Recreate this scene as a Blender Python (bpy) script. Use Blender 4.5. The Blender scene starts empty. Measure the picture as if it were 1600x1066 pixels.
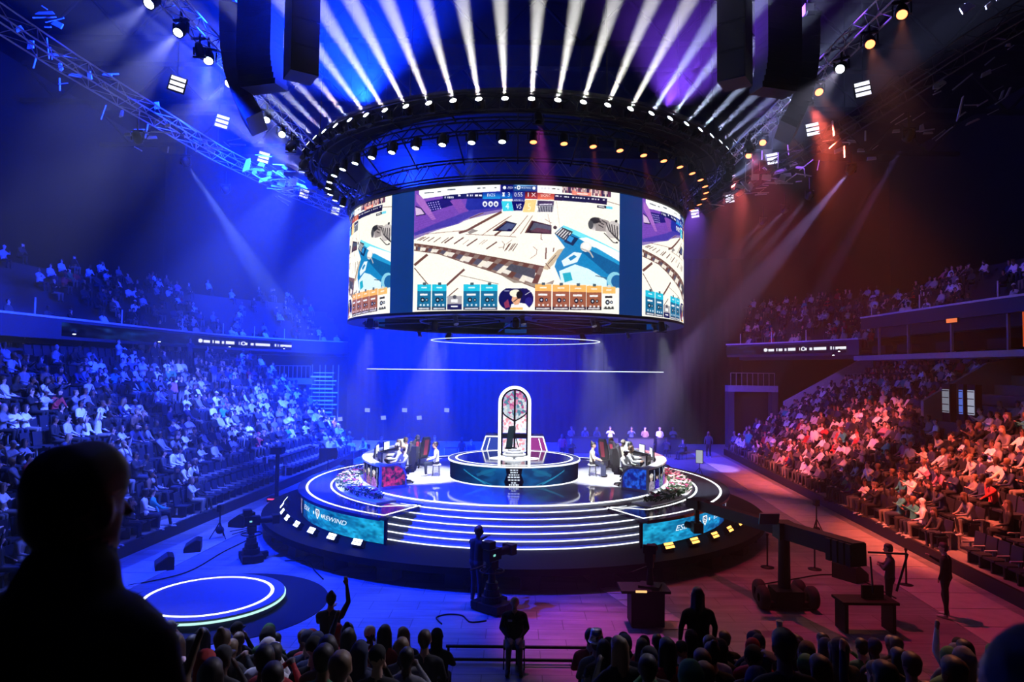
import bpy, bmesh, math, random
import numpy as np
from mathutils import Vector, Matrix
random.seed(7); np.random.seed(7)
sc = bpy.context.scene
COL = sc.collection
R = math.radians
# ------------------------------------------------------------------ camera, world, exposure
F = 24.0 / 36.0 * 1600.0
CX, CY = 805.5, 533.0
CAMP = Vector((0, 0, 6.0))
CAMR = Matrix.Rotation(R(90 + 2.41), 3, 'X') @ Matrix.Rotation(R(0.65), 3, 'Z')
cd = bpy.data.cameras.new('camera')
cam = bpy.data.objects.new('camera', cd)
COL.objects.link(cam)
cd.sensor_width = 36.0
cd.lens = 24.0
cd.shift_x = -5.5 / 1600
cd.clip_start = 0.05
cd.clip_end = 300
cam.matrix_world = Matrix.Translation(CAMP) @ CAMR.to_4x4()
cd.dof.use_dof = True
cd.dof.focus_distance = 24.0
cd.dof.aperture_fstop = 2.8
sc.camera = cam
w = bpy.data.worlds.new('world')
sc.world = w
w.use_nodes = True
w.node_tree.nodes['Background'].inputs[0].default_value = (0.0008, 0.001, 0.002, 1)
vs = sc.view_settings
vs.view_transform = 'Standard'
vs.look = 'None'
vs.gamma = 1
vs.use_curve_mapping = False
vs.exposure = 0.0
cy = sc.cycles
cy.use_denoising = True
cy.max_bounces = 4
cy.diffuse_bounces = 2
cy.glossy_bounces = 3
cy.transmission_bounces = 3
cy.volume_bounces = 0
cy.transparent_max_bounces = 6
cy.caustics_reflective = False
cy.caustics_refractive = False
cy.sample_clamp_indirect = 0.0
cy.use_light_tree = True

SY = 28.2                                            # distance of the stage centre
def ray(px, py):
    return CAMR @ Vector(((px - CX) / F, -(py - CY) / F, -1.0))
def at_z(px, py, z):
    d = ray(px, py); t = (z - CAMP.z) / d.z
    return CAMP + d * t
def at_y(px, py, y):
    d = ray(px, py); t = (y - CAMP.y) / d.y
    return CAMP + d * t

# ------------------------------------------------------------------ lamps: helpers and the big washes of the rig
def spot(name, parent, p, d, size, energy, color, blend=0.4, rad=0.05):
    l = bpy.data.lights.new(name, 'SPOT')
    l.energy = energy; l.color = color; l.spot_size = R(size); l.spot_blend = blend
    l.shadow_soft_size = rad
    o = bpy.data.objects.new(name, l)
    COL.objects.link(o)
    o.rotation_euler = Vector(d).to_track_quat('-Z', 'Y').to_euler()
    o.location = p
    if parent: o.parent = parent
    return o
BLUE = (0.002, 0.022, 1.0)
PALE = (0.052, 0.100, 1.0)
RED = (1.0, 0.13, 0.075)
PURP = (0.30, 0.10, 1.0)
# (position, target, cone, watts, colour, blend): wash lamps hung in the lighting ring and on the side trusses
WASH = [
 ((-7.6, 24.0, 13.2), (-16.5, 27, 1.0), 50, 70000, PALE, .8),
 ((-7.6, 31.0, 13.2), (-16.5, 41, 1.5), 50, 90000, PALE, .8),
 ((-7.4, 22.0, 13.2), (-15, 17, 1), 45, 16000, PALE, .8),
 ((-9.05, 40.0, 14.95), (-8, 46, 0), 110, 170000, BLUE, .8),
 ((-9.05, 30.0, 14.95), (-12, 32, 0), 120, 30000, BLUE, .8),
 ((-9.05, 19.0, 14.95), (-5.5, 20.5, 0), 62, 90000, BLUE, .9),
 ((-9.05, 22.5, 15.9), (-18, 30, 24), 130, 110000, BLUE, .8),
 ((-9.05, 43.5, 14.95), (-10, 56, 12), 130, 200000, BLUE, .8),
 ((-2.6, 35.8, 13.2), (-1, 48, 0), 100, 210000, BLUE, .8),
 ((9.5, 22.0, 14.95), (17.0, 24, 0.5), 46, 60000, RED, .9),
 ((9.5, 30.0, 14.95), (16.8, 37.5, 1.0), 42, 46000, (1, .14, .13), .9),
 ((7.4, 21.5, 13.2), (10, 18, 0), 56, 5000, (1, .04, .14), .8),
 ((0.6, 20.0, 13.5), (1.9, 15.6, 0), 22, 11000, (1, .10, .70), .9),
 ((9.5, 36.0, 14.95), (12, 52, 4), 80, 17000, PURP, .8),
 ((9.5, 26.5, 15.9), (20, 34, 20), 110, 4500, PURP, .8),
 ((-5.0, 22.6, 14.65), (-8, 14, 27), 140, 150000, BLUE, .8),
 ((-5.0, 33.8, 14.65), (-8, 42, 27), 140, 110000, BLUE, .8),
 ((5.0, 22.6, 14.65), (8, 16, 27), 130, 18000, (.22, .06, 1), .8),
 ((-9.05, 27.0, 14.95), (-27, 38, 10), 90, 75000, BLUE, .8),
 ((8.1, 26.0, 13.5), (8.0, 29.5, 1.5), 46, 9000, (1, .16, .22), .8),
]

# ------------------------------------------------------------------ materials
MATS = {}
def mat(name, base=(.5, .5, .5), rough=.6, metal=0.0, spec=.4, noise=.15, scale=6.0, emit=None, strength=1.0, bump=0.0, coat=0.0):
    if name in MATS: return MATS[name]
    m = bpy.data.materials.new(name); m.use_nodes = True
    nt = m.node_tree; b = nt.nodes['Principled BSDF']
    b.inputs['Roughness'].default_value = rough
    b.inputs['Metallic'].default_value = metal
    b.inputs['Specular IOR Level'].default_value = spec
    b.inputs['Coat Weight'].default_value = coat
    b.inputs['Coat Roughness'].default_value = .05
    if noise > 0:
        tc = nt.nodes.new('ShaderNodeTexCoord'); nz = nt.nodes.new('ShaderNodeTexNoise')
        nz.inputs['Scale'].default_value = scale; nz.inputs['Detail'].default_value = 3
        nt.links.new(tc.outputs['Object'], nz.inputs['Vector'])
        mx = nt.nodes.new('ShaderNodeMix'); mx.data_type = 'RGBA'
        mx.inputs[6].default_value = (*[c * (1 - noise) for c in base], 1)
        mx.inputs[7].default_value = (*[min(1, c * (1 + noise)) for c in base], 1)
        nt.links.new(nz.outputs['Fac'], mx.inputs[0]); nt.links.new(mx.outputs[2], b.inputs['Base Color'])
        if bump > 0:
            bp = nt.nodes.new('ShaderNodeBump'); bp.inputs['Strength'].default_value = bump; bp.inputs['Distance'].default_value = .02
            nt.links.new(nz.outputs['Fac'], bp.inputs['Height']); nt.links.new(bp.outputs[0], b.inputs['Normal'])
    else:
        b.inputs['Base Color'].default_value = (*base, 1)
    if emit:
        m.cycles.emission_sampling = 'NONE'
        b.inputs['Emission Color'].default_value = (*emit, 1); b.inputs['Emission Strength'].default_value = strength
    MATS[name] = m
    return m
def glow(name, color, strength, sample=False):
    if name in MATS: return MATS[name]
    m = bpy.data.materials.new(name); m.use_nodes = True; nt = m.node_tree; nt.nodes.clear()
    out = nt.nodes.new('ShaderNodeOutputMaterial'); e = nt.nodes.new('ShaderNodeEmission')
    e.inputs[0].default_value = (*color, 1); e.inputs[1].default_value = strength
    nt.links.new(e.outputs[0], out.inputs[0])
    if not sample: m.cycles.emission_sampling = 'NONE'
    MATS[name] = m
    return m
def led(name, strength):
    """a video wall: each lamp of the wall shows the colour stored in it"""
    m = bpy.data.materials.new(name); m.use_nodes = True; nt = m.node_tree; nt.nodes.clear()
    out = nt.nodes.new('ShaderNodeOutputMaterial'); e = nt.nodes.new('ShaderNodeEmission'); a = nt.nodes.new('ShaderNodeAttribute')
    a.attribute_name = 'led'; e.inputs[1].default_value = strength
    nt.links.new(a.outputs['Color'], e.inputs[0]); nt.links.new(e.outputs[0], out.inputs[0])
    m.cycles.emission_sampling = 'NONE'
    MATS[name] = m
    return m
black = mat('black_paint', (.005, .005, .006), .55, spec=.2)
blackm = mat('black_metal', (.008, .008, .009), .45, .3, spec=.25)
grey = mat('grey_metal', (.30, .31, .33), .4, .7)
dark = mat('dark_fabric', (.02, .02, .025), .9)
white_led = glow('white_led', (.86, .92, 1.0), 2.4)
line_led = glow('deck_line_led', (.9, .95, 1.0), 2.4)

# ------------------------------------------------------------------ mesh helpers
class MB:
    def __init__(s): s.v = []; s.f = []; s.m = []; s.s = []
    def add(s, vs_, fs, mi=0, sm=False):
        o = len(s.v); s.v.extend([tuple(p) for p in vs_])
        for f in fs:
            s.f.append([i + o for i in f]); s.m.append(mi); s.s.append(sm)
        return s
    def box(s, c, d, rot=None, mi=0):
        hx, hy, hz = d[0] / 2, d[1] / 2, d[2] / 2
        P = [Vector((x, y, z)) for z in (-hz, hz) for y in (-hy, hy) for x in (-hx, hx)]
        if rot is not None: P = [rot @ p for p in P]
        c = Vector(c)
        return s.add([p + c for p in P], [(0, 2, 3, 1), (4, 5, 7, 6), (0, 1, 5, 4), (2, 6, 7, 3), (0, 4, 6, 2), (1, 3, 7, 5)], mi)
    def cyl(s, p0, p1, r0, r1=None, n=8, mi=0, cap=True, sm=True):
        p0, p1 = Vector(p0), Vector(p1); r1 = r0 if r1 is None else r1
        d = (p1 - p0).normalized(); u = d.orthogonal().normalized(); v = d.cross(u)
        P = []
        for p, r in ((p0, r0), (p1, r1)):
            for i in range(n):
                a = 2 * math.pi * i / n; P.append(p + (u * math.cos(a) + v * math.sin(a)) * r)
        s.add(P, [(i, (i + 1) % n, n + (i + 1) % n, n + i) for i in range(n)], mi, sm)
        if cap: s.add(P, [tuple(range(n))[::-1], tuple(range(n, 2 * n))], mi)
        return s
    def tube(s, path, r, n=6, mi=0):
        for a, b in zip(path[:-1], path[1:]): s.cyl(a, b, r, n=n, mi=mi)
        return s
    def loop(s, c, rad, r, n=48, m=6, mi=0, sx=1.0, sy=1.0):
        """a torus lying flat"""
        P = []; c = Vector(c)
        for i in range(n):
            a = 2 * math.pi * i / n; e = Vector((math.sin(a), -math.cos(a), 0))
            for j in range(m):
                b = 2 * math.pi * j / m
                q = e * (rad + r * math.cos(b)); P.append(c + Vector((q.x * sx, q.y * sy, r * math.sin(b))))
        fs = [(i * m + j, ((i + 1) % n) * m + j, ((i + 1) % n) * m + (j + 1) % m, i * m + (j + 1) % m) for i in range(n) for j in range(m)]
        return s.add(P, fs, mi, True)
    def sector(s, r0, r1, z0, z1, a0, a1, n=40, c=(0, 0), mi=0):
        """a solid ring sector; angle 0 points to the camera, positive to the right"""
        full = abs(a1 - a0) > 359.9
        P = []; k = n if full else n + 1
        for i in range(k):
            a = R(a0 + (a1 - a0) * i / n); sx, cxx = math.sin(a), -math.cos(a)
            for r, z in ((r0, z0), (r1, z0), (r1, z1), (r0, z1)):
                P.append((c[0] + r * sx, c[1] + r * cxx, z))
        fs = []
        for i in range(n):
            j = (i + 1) % k
            for e in range(4):
                if r0 < 1e-6 and e == 3: continue
                fs.append((i * 4 + e, j * 4 + e, j * 4 + (e + 1) % 4, i * 4 + (e + 1) % 4))
        if not full:
            fs.append((0, 1, 2, 3)); fs.append(((k - 1) * 4 + 3, (k - 1) * 4 + 2, (k - 1) * 4 + 1, (k - 1) * 4))
        return s.add(P, fs, mi)
    def lathe(s, prof, c=(0, 0, 0), n=16, mi=0, sm=True):
        c = Vector(c); m = len(prof); P = []
        for i in range(n):
            a = 2 * math.pi * i / n
            for r, z in prof: P.append(c + Vector((r * math.sin(a), -r * math.cos(a), z)))
        fs = [(i * m + j, ((i + 1) % n) * m + j, ((i + 1) % n) * m + j + 1, i * m + j + 1) for i in range(n) for j in range(m - 1)]
        return s.add(P, fs, mi, sm)
    def prism(s, pts, ax0, ax1, fn, mi=0):
        """polygon pts (u,v) swept from ax0 to ax1; fn(u,v,t) gives the point"""
        n = len(pts)
        P = [fn(u, v, ax0) for u, v in pts] + [fn(u, v, ax1) for u, v in pts]
        return s.add(P, [tuple(range(n))[::-1], tuple(range(n, 2 * n))] + [(i, (i + 1) % n, n + (i + 1) % n, n + i) for i in range(n)], mi)
    def ell(s, c, r, n=8, m=6, mi=0):
        c = Vector(c); P = [c + Vector((0, 0, r[2]))]
        for j in range(1, m):
            t = math.pi * j / m
            for i in range(n):
                a = 2 * math.pi * i / n
                P.append(c + Vector((r[0] * math.sin(t) * math.cos(a), r[1] * math.sin(t) * math.sin(a), r[2] * math.cos(t))))
        P.append(c - Vector((0, 0, r[2]))); L = len(P) - 1
        fs = [(0, 1 + i, 1 + (i + 1) % n) for i in range(n)]
        for j in range(m - 2):
            fs += [(1 + j * n + i, 1 + (j + 1) * n + i, 1 + (j + 1) * n + (i + 1) % n, 1 + j * n + (i + 1) % n) for i in range(n)]
        fs += [(L, 1 + (m - 2) * n + (i + 1) % n, 1 + (m - 2) * n + i) for i in range(n)]
        return s.add(P, fs, mi, True)
    def mesh(s, name, mats, fix=True):
        me = bpy.data.meshes.new(name)
        me.from_pydata(s.v, [], s.f)
        for m in (mats if isinstance(mats, (list, tuple)) else [mats]): me.materials.append(m)
        me.polygons.foreach_set('material_index', s.m); me.polygons.foreach_set('use_smooth', s.s)
        if fix:
            bm = bmesh.new(); bm.from_mesh(me); bmesh.ops.recalc_face_normals(bm, faces=bm.faces); bm.to_mesh(me); bm.free()
        me.update()
        return me
    def build(s, name, mats, parent=None, loc=None, fix=True):
        return put(name, s.mesh(name, mats, fix), parent, loc)
def put(name, me, parent=None, loc=None, rz=0.0):
    o = bpy.data.objects.new(name, me); COL.objects.link(o)
    if loc is not None: o.location = loc
    if rz: o.rotation_euler = (0, 0, rz)
    if parent is not None: o.parent = parent
    return o
def tag(o, label, cat, group=None, kind=None):
    o['label'] = label; o['category'] = cat
    if group: o['group'] = group
    if kind: o['kind'] = kind
    return o
def thing(name, label, cat, loc=(0, 0, 0), rz=0.0, group=None):
    o = bpy.data.objects.new(name, None); COL.objects.link(o)
    o.empty_display_size = .2
    o.location = loc; o.rotation_euler = (0, 0, rz)
    return tag(o, label, cat, group)
def structure(o, label=None):
    o['kind'] = 'structure'
    if label: o['label'] = label
    return o
def copy_tree(o, parent=None):
    c = o.copy(); COL.objects.link(c); c.parent = parent
    for ch in list(o.children): copy_tree(ch, c)
    return c
NUM = ['first', 'second', 'third', 'fourth', 'fifth', 'sixth', 'seventh', 'eighth', 'ninth', 'tenth', 'eleventh', 'twelfth', 'thirteenth',
       'fourteenth', 'fifteenth', 'sixteenth', 'seventeenth', 'eighteenth', 'nineteenth', 'twentieth', 'twenty-first', 'twenty-second',
       'twenty-third', 'twenty-fourth', 'twenty-fifth', 'twenty-sixth', 'twenty-seventh', 'twenty-eighth', 'twenty-ninth', 'thirtieth']
_TENS = ['', '', 'twenty', 'thirty', 'forty', 'fifty', 'sixty', 'seventy', 'eighty', 'ninety']
_TENTH = ['', '', 'twentieth', 'thirtieth', 'fortieth', 'fiftieth', 'sixtieth', 'seventieth', 'eightieth', 'ninetieth']
def nth(n):
    if n <= 20: return NUM[n - 1]
    return _TENTH[n // 10] if n % 10 == 0 else _TENS[n // 10] + '-' + NUM[n % 10 - 1]
def pol(r, a, z=0.0, c=(0.0, SY)):
    a = R(a); return Vector((c[0] + r * math.sin(a), c[1] - r * math.cos(a), z))
# ------------------------------------------------------------------ painting for the video walls
def lin(c):
    c = np.asarray(c, float); return np.where(c <= .04045, c / 12.92, ((c + .055) / 1.055) ** 2.4)
_txt = {}
def text_tris(s):
    if s in _txt: return _txt[s]
    cu = bpy.data.curves.new('t', 'FONT'); cu.body = s; cu.align_x = 'CENTER'
    o = bpy.data.objects.new('t', cu); COL.objects.link(o)
    me = bpy.data.meshes.new_from_object(o.evaluated_get(bpy.context.evaluated_depsgraph_get()))
    me.calc_loop_triangles()
    v = np.array([p.co[:2] for p in me.vertices]); t = np.array([q.vertices[:] for q in me.loop_triangles])
    bpy.data.objects.remove(o); bpy.data.curves.remove(cu); bpy.data.meshes.remove(me)
    lo, hi = v.min(0), v.max(0); v = (v - (lo + hi) / 2) / (hi[1] - lo[1])
    _txt[s] = (v, t, (hi[0] - lo[0]) / (hi[1] - lo[1])); return _txt[s]
class Canvas:
    def __init__(s, W, H, bg=(0, 0, 0), xf=None):
        s.W, s.H = W, H; s.a = np.zeros((H, W, 3)); s.a[:] = bg
        s.xf = xf or (lambda p: p)
    def _fill(s, P, col, al):
        P = np.array(P, float); x0, y0 = np.floor(P.min(0)).astype(int); x1, y1 = np.ceil(P.max(0)).astype(int) + 1
        x0, y0, x1, y1 = max(0, x0), max(0, y0), min(s.W, x1), min(s.H, y1)
        if x1 <= x0 or y1 <= y0: return
        xx, yy = np.meshgrid(np.arange(x0, x1) + .5, np.arange(y0, y1) + .5)
        ins = np.zeros(xx.shape, bool); n = len(P)
        for i in range(n):
            ax, ay = P[i]; bx, by = P[(i + 1) % n]
            if ay == by: continue
            ins ^= ((ay > yy) != (by > yy)) & (xx < (bx - ax) * (yy - ay) / (by - ay) + ax)
        v = s.a[y0:y1, x0:x1]
        if callable(col): c = col((xx - x0) / max(1, x1 - x0), (yy - y0) / max(1, y1 - y0))[ins]
        else: c = np.array(col, float)
        v[ins] = v[ins] * (1 - al) + c * al
    def poly(s, P, col, al=1.0): s._fill([s.xf(p) for p in P], col, al)
    def rect(s, x0, y0, x1, y1, col, al=1.0):
        n = 8; s.poly([(x0 + (x1 - x0) * i / n, y0) for i in range(n + 1)] + [(x1 - (x1 - x0) * i / n, y1) for i in range(n + 1)], col, al)
    def line(s, P, w, col, al=1.0):
        for (ax, ay), (bx, by) in zip(P[:-1], P[1:]):
            d = math.hypot(bx - ax, by - ay) or 1; nx, ny = -(by - ay) / d * w / 2, (bx - ax) / d * w / 2
            s.poly([(ax + nx, ay + ny), (bx + nx, by + ny), (bx - nx, by - ny), (ax - nx, ay - ny)], col, al)
    def oval(s, cx, cy_, rx, ry, col, al=1.0, a0=0, a1=360):
        s.poly([(cx + rx * math.cos(R(a0 + (a1 - a0) * i / 28)), cy_ + ry * math.sin(R(a0 + (a1 - a0) * i / 28))) for i in range(29)], col, al)
    def text(s, t, cx, cy_, h, col, slant=0.0, wide=1.0, maxw=None):
        v, tr, asp = text_tris(t)
        if maxw and asp * h * wide > maxw: wide = maxw / (asp * h)
        Q = [s.xf((cx + (x * wide + y * slant) * h, cy_ - y * h)) for x, y in v]
        for a, b, c in tr: s._fill([Q[a], Q[b], Q[c]], col, 1.0)
    def noise(s, amp, cells=(40, 24), seed=1, mask=None):
        rg = np.random.RandomState(seed); g = rg.rand(cells[1] + 1, cells[0] + 1)
        yy = np.linspace(0, cells[1] - 1e-3, s.H); xx = np.linspace(0, cells[0] - 1e-3, s.W)
        yi = yy.astype(int); xi = xx.astype(int); fy = (yy - yi)[:, None]; fx = (xx - xi)[None]
        n = (g[yi][:, xi] * (1 - fx) + g[yi][:, xi + 1] * fx) * (1 - fy) + (g[yi + 1][:, xi] * (1 - fx) + g[yi + 1][:, xi + 1] * fx) * fy
        return (n - .5) * 2 * amp
def led_mesh(name, cv, nu, nv, fn, mats_):
    """grid of nu x nv lamps; fn(u, v) gives the point (v = 0 on top)"""
    H, W = cv.a.shape[:2]
    fy, fx = H // nv, W // nu
    img = cv.a[:nv * fy, :nu * fx].reshape(nv, fy, nu, fx, 3).mean((1, 3))
    img = lin(np.clip(img, 0, 1))
    us = np.linspace(0, 1, nu + 1); vs_ = np.linspace(0, 1, nv + 1)
    P = [fn(u, v) for v in vs_ for u in us]
    idx = np.arange((nu + 1) * (nv + 1)).reshape(nv + 1, nu + 1)
    f = np.stack([idx[:-1, :-1], idx[1:, :-1], idx[1:, 1:], idx[:-1, 1:]], -1).reshape(-1, 4)
    me = bpy.data.meshes.new(name); me.from_pydata([tuple(p) for p in P], [], f.tolist())
    at = me.attributes.new('led', 'FLOAT_COLOR', 'CORNER')
    c = np.ones((nu * nv, 4, 4)); c[:, :, :3] = img.reshape(-1, 1, 3); at.data.foreach_set('color', c.ravel())
    me.materials.append(mats_); me.update(); return me
# ------------------------------------------------------------------ people
def person_mats(mode):
    """skin, top, trousers, shoes, hair; the top takes the colour of its object, or of the stored tint for the far crowd"""
    res = []
    ramps = {'skin': [(.06, .028, .016), (.22, .11, .07), (.45, .27, .19), (.60, .40, .30)],
             'trousers': [(.005, .005, .007), (.015, .02, .045), (.03, .03, .035), (.14, .13, .11), (.008, .008, .008)],
             'shoes': [(.02, .02, .02), (.5, .5, .5)],
             'hair': [(.006, .005, .004), (.02, .012, .008), (.07, .04, .02), (.012, .01, .01), (.2, .13, .06)]}
    for k in ('skin', 'top', 'trousers', 'shoes', 'hair'):
        m = bpy.data.materials.new('person_' + k); m.use_nodes = True; nt = m.node_tree; b = nt.nodes['Principled BSDF']
        b.inputs['Roughness'].default_value = .55 if k in ('skin', 'hair') else .85
        oi = nt.nodes.new('ShaderNodeObjectInfo')
        if k == 'top':
            nz = nt.nodes.new('ShaderNodeTexNoise'); nz.inputs['Scale'].default_value = 9
            tc = nt.nodes.new('ShaderNodeTexCoord'); nt.links.new(tc.outputs['Object'], nz.inputs['Vector'])
            mr = nt.nodes.new('ShaderNodeMapRange'); mr.inputs[3].default_value = .75; mr.inputs[4].default_value = 1.1
            nt.links.new(nz.outputs['Fac'], mr.inputs[0])
            mx = nt.nodes.new('ShaderNodeVectorMath'); mx.operation = 'SCALE'
            nt.links.new(oi.outputs['Color'], mx.inputs[0]); nt.links.new(mr.outputs[0], mx.inputs['Scale'])
            nt.links.new(mx.outputs[0], b.inputs['Base Color'])
        else:
            cr = nt.nodes.new('ShaderNodeValToRGB'); cr.color_ramp.interpolation = 'CONSTANT'
            el = cr.color_ramp.elements; L = ramps[k]
            while len(el) < len(L): el.new(0.5)
            for i, c in enumerate(L): el[i].position = i / len(L); el[i].color = (*c, 1)
            mm = nt.nodes.new('ShaderNodeMath'); mm.operation = 'FRACT'
            ms = nt.nodes.new('ShaderNodeMath'); ms.operation = 'MULTIPLY'; ms.inputs[1].default_value = {'skin': 1, 'trousers': 7.3, 'shoes': 3.7, 'hair': 13.1}[k]
            nt.links.new(oi.outputs['Random'], ms.inputs[0]); nt.links.new(ms.outputs[0], mm.inputs[0])
            nt.links.new(mm.outputs[0], cr.inputs[0]); nt.links.new(cr.outputs[0], b.inputs['Base Color'])
        res.append(m)
    return res
PM = person_mats(0)
def capsule(mb, a, b, ra, rb, n=10):
    a, b = Vector(a), Vector(b); d = b - a; L = d.length
    d = d.normalized() if L > 1e-6 else Vector((0, 0, 1))
    u = d.orthogonal().normalized(); v = d.cross(u)
    prof = []
    for k in range(4): t = math.pi / 2 * k / 3; prof.append((-ra * math.cos(t), ra * math.sin(t)))
    for k in range(4): t = math.pi / 2 * (1 - k / 3); prof.append((L + rb * math.cos(t), rb * math.sin(t)))
    P = [a + d * prof[0][0]]; rows = prof[1:-1]
    for h, r in rows:
        for i in range(n):
            t = 2 * math.pi * i / n; P.append(a + d * h + (u * math.cos(t) + v * math.sin(t)) * r)
    P.append(a + d * prof[-1][0]); E_ = len(P) - 1; fs = [(0, 1 + (i + 1) % n, 1 + i) for i in range(n)]
    for j in range(len(rows) - 1):
        fs += [(1 + j * n + i, 1 + j * n + (i + 1) % n, 1 + (j + 1) * n + (i + 1) % n, 1 + (j + 1) * n + i) for i in range(n)]
    q = 1 + (len(rows) - 1) * n
    fs += [(E_, q + i, q + (i + 1) % n) for i in range(n)]
    mb.add(P, fs)
ARMS = {'lap': ((.265, .03, .76), (.12, .30, .66)), 'cross': ((.255, .09, .82), (-.07, .22, .88)), 'clap': ((.28, .13, .86), (.035, .36, 1.04)),
        'up': ((.30, .08, 1.20), (.25, .14, 1.47)), 'chin': ((.20, .24, .80), (.06, .17, 1.12)), 'phone': ((.25, .14, .82), (.10, .38, .98)),
        'desk': ((.26, .16, .78), (.16, .44, .77)), 'hang': ((.27, -.04, .78), (.27, .05, .52)), 'hip': ((.36, -.06, .80), (.20, .06, .62)),
        'knee': ((.24, .22, .70), (.10, .44, .66)), 'reach': ((.27, .20, .92), (.20, .48, 1.02))}
def figure(pose='sit', lean=0.0, arms=('lap', 'lap'), hair='short', voxel=.026, tris=900, fingers=False, bulk=1.0, face=False, turn=0.0, legs=0.0, sleeves=True, collar=False):
    """one continuous body, grown from tapered limbs and fused; returns a mesh with skin, top, trousers, shoes, hair faces"""
    E_ = []                       # (a, b, ra, rb, region)
    up = .44 if pose == 'stand' else 0.0
    def C(a, b, ra, rb, g): E_.append((Vector(a), Vector(b), ra, rb, g))
    def tl(p):                    # lean of the upper body about the hip
        x, y, z = p; dz = z - .52
        return Vector((x, y + dz * lean, z - abs(dz * lean) * lean * .4 + up))
    B = bulk
    for s in (-1, 1):
        C(tl((s * .075, -.01, .56)), tl((s * .07, -.03, .76)), .118 * B, .108 * B, 1)
        C(tl((s * .07, -.03, .76)), tl((s * .085, -.03, .96)), .108 * B, .112 * B, 1)
        C(tl((s * .05, -.03, 1.02)), tl((s * .165, -.03, 1.0)), .075, .068, 1)
        C(tl((s * .08, -.02, .54)), tl((s * .08, -.02, .57)), .118 * B, .115 * B, 2)
        if pose == 'sit':
            w_ = .03 * (1 + legs * s)
            C((s * .085, .0, .50), (s * (.11 + legs * .06), .42, .50), .092 * B, .068, 2)
            C((s * (.11 + legs * .06), .42, .50), (s * (.12 + legs * .05), .40 + legs * .1, .10), .066, .046, 2)
            C((s * (.12 + legs * .05), .38 + legs * .1, .055), (s * (.14 + legs * .05), .57 + legs * .1, .04), .05, .036, 3)
        else:
            C((s * .085, 0, .94), (s * .105, .015 + legs * s * .12, .50), .098 * B, .066, 2)
            C((s * .105, .015 + legs * s * .12, .50), (s * .115, -.02 + legs * s * .05, .09), .064, .045, 2)
            C((s * .115, -.03 + legs * s * .05, .055), (s * .14, .16 + legs * s * .05, .04), .05, .036, 3)
        e, wr = ARMS[arms[0 if s < 0 else 1]]
        sh, el, wt = tl((s * .20, -.03, .985)), tl((s * e[0], e[1], e[2])), tl((s * wr[0], wr[1], wr[2]))
        C(sh, el, .060, .047, 1); C(el, el.lerp(wt, .55), .046, .040, 1 if sleeves else 0); C(el.lerp(wt, .55), wt, .039, .028, 1 if sleeves else 0)
        d = (wt - el).normalized(); sd = d.cross(Vector((0, 0, 1))); sd = sd.normalized() if sd.length > .01 else Vector((1, 0, 0))
        nn = sd.cross(d).normalized()
        if fingers:
            for k in range(-1, 2): C(wt + sd * .016 * k, wt + d * .085 + sd * .021 * k, .017, .017, 0)
            for k, ln in enumerate((.062, .078, .082, .066)):
                b0 = wt + d * .088 + sd * (-.032 + .0215 * k); b1 = b0 + d * ln * .5 - nn * .006; b2 = b1 + d * ln * .45 - nn * .026
                C(b0, b1, .0095, .009, 0); C(b1, b2, .009, .008, 0)
            t0 = wt + d * .03 - sd * .03 * s; t1 = t0 + d * .04 - sd * .03 * s; C(t0, t1, .012, .0105, 0); C(t1, t1 + d * .032 - nn * .012, .0105, .009, 0)
        else:
            C(wt + d * .01, wt + d * .075, .034, .026, 0); C(wt + d * .03, wt + d * .06 - sd * .04 * s, .016, .013, 0)
    hz = 1.245
    if collar: C(tl((0, -.04, 1.0)), tl((0, -.02, 1.10)), .135, .105, 1)
    C(tl((0, -.03, 1.02)), tl((0, -.005, 1.15)), .062, .056, 0)
    ct, st = math.cos(turn), math.sin(turn); hc = tl((0, .01, hz))
    def H(x, y, z): return hc + Vector((x * ct - y * st, x * st + y * ct, z))
    C(H(0, -.015, .035), H(0, .0, .045), .092, .085, 0)
    C(H(0, .015, -.02), H(0, .04, -.075), .074, .044, 0)
    for s in (-1, 1): C(H(s * .078, -.01, -.01), H(s * .085, -.012, .02), .016, .014, 0)
    C(H(0, .088, .01), H(0, .112, -.018), .012, .016, 0)
    if face:
        C(H(-.03, .082, .035), H(.03, .082, .035), .013, .013, 0)
        C(H(-.02, .085, -.055), H(.02, .085, -.055), .011, .011, 0)
    if hair in ('short', 'long', 'bun'):
        C(H(0, -.03, .06), H(0, .005, .072), .098, .088, 4)
        C(H(0, -.055, .0), H(0, -.045, .05), .075, .085, 4)
    if hair == 'long':
        C(H(0, -.06, .02), H(0, -.085, -.2), .085, .07, 4)
        for s in (-1, 1): C(H(s * .06, -.04, .04), H(s * .075, -.03, -.16), .05, .04, 4)
    if hair == 'bun': C(H(0, -.08, .15), H(0, -.085, .17), .045, .042, 4)
    if hair == 'cap':
        C(H(0, -.015, .06), H(0, -.005, .07), .098, .094, 1); C(H(-.04, .10, .05), H(.04, .10, .05), .02, .02, 1); C(H(-.03, .14, .045), H(.03, .14, .045), .014, .014, 1)
    if hair == 'hood':
        C(H(0, -.045, .05), H(0, -.03, .07), .113, .10, 1); C(H(0, -.05, -.02), H(0, -.05, -.12), .10, .10, 1)
    mb = MB()
    for a, b, ra, rb, g in E_: capsule(mb, a, b, ra, rb)
    me = mb.mesh('body_raw', PM[:1], fix=False)
    o = bpy.data.objects.new('body_raw', me); COL.objects.link(o)
    m = o.modifiers.new('r', 'REMESH'); m.mode = 'VOXEL'; m.voxel_size = voxel; m.use_smooth_shade = True
    m = o.modifiers.new('s', 'SMOOTH'); m.factor = .5; m.iterations = 1 if fingers else 2
    m = o.modifiers.new('d', 'DECIMATE'); m.ratio = 1.0
    dg = bpy.context.evaluated_depsgraph_get(); dg.update()
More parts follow.
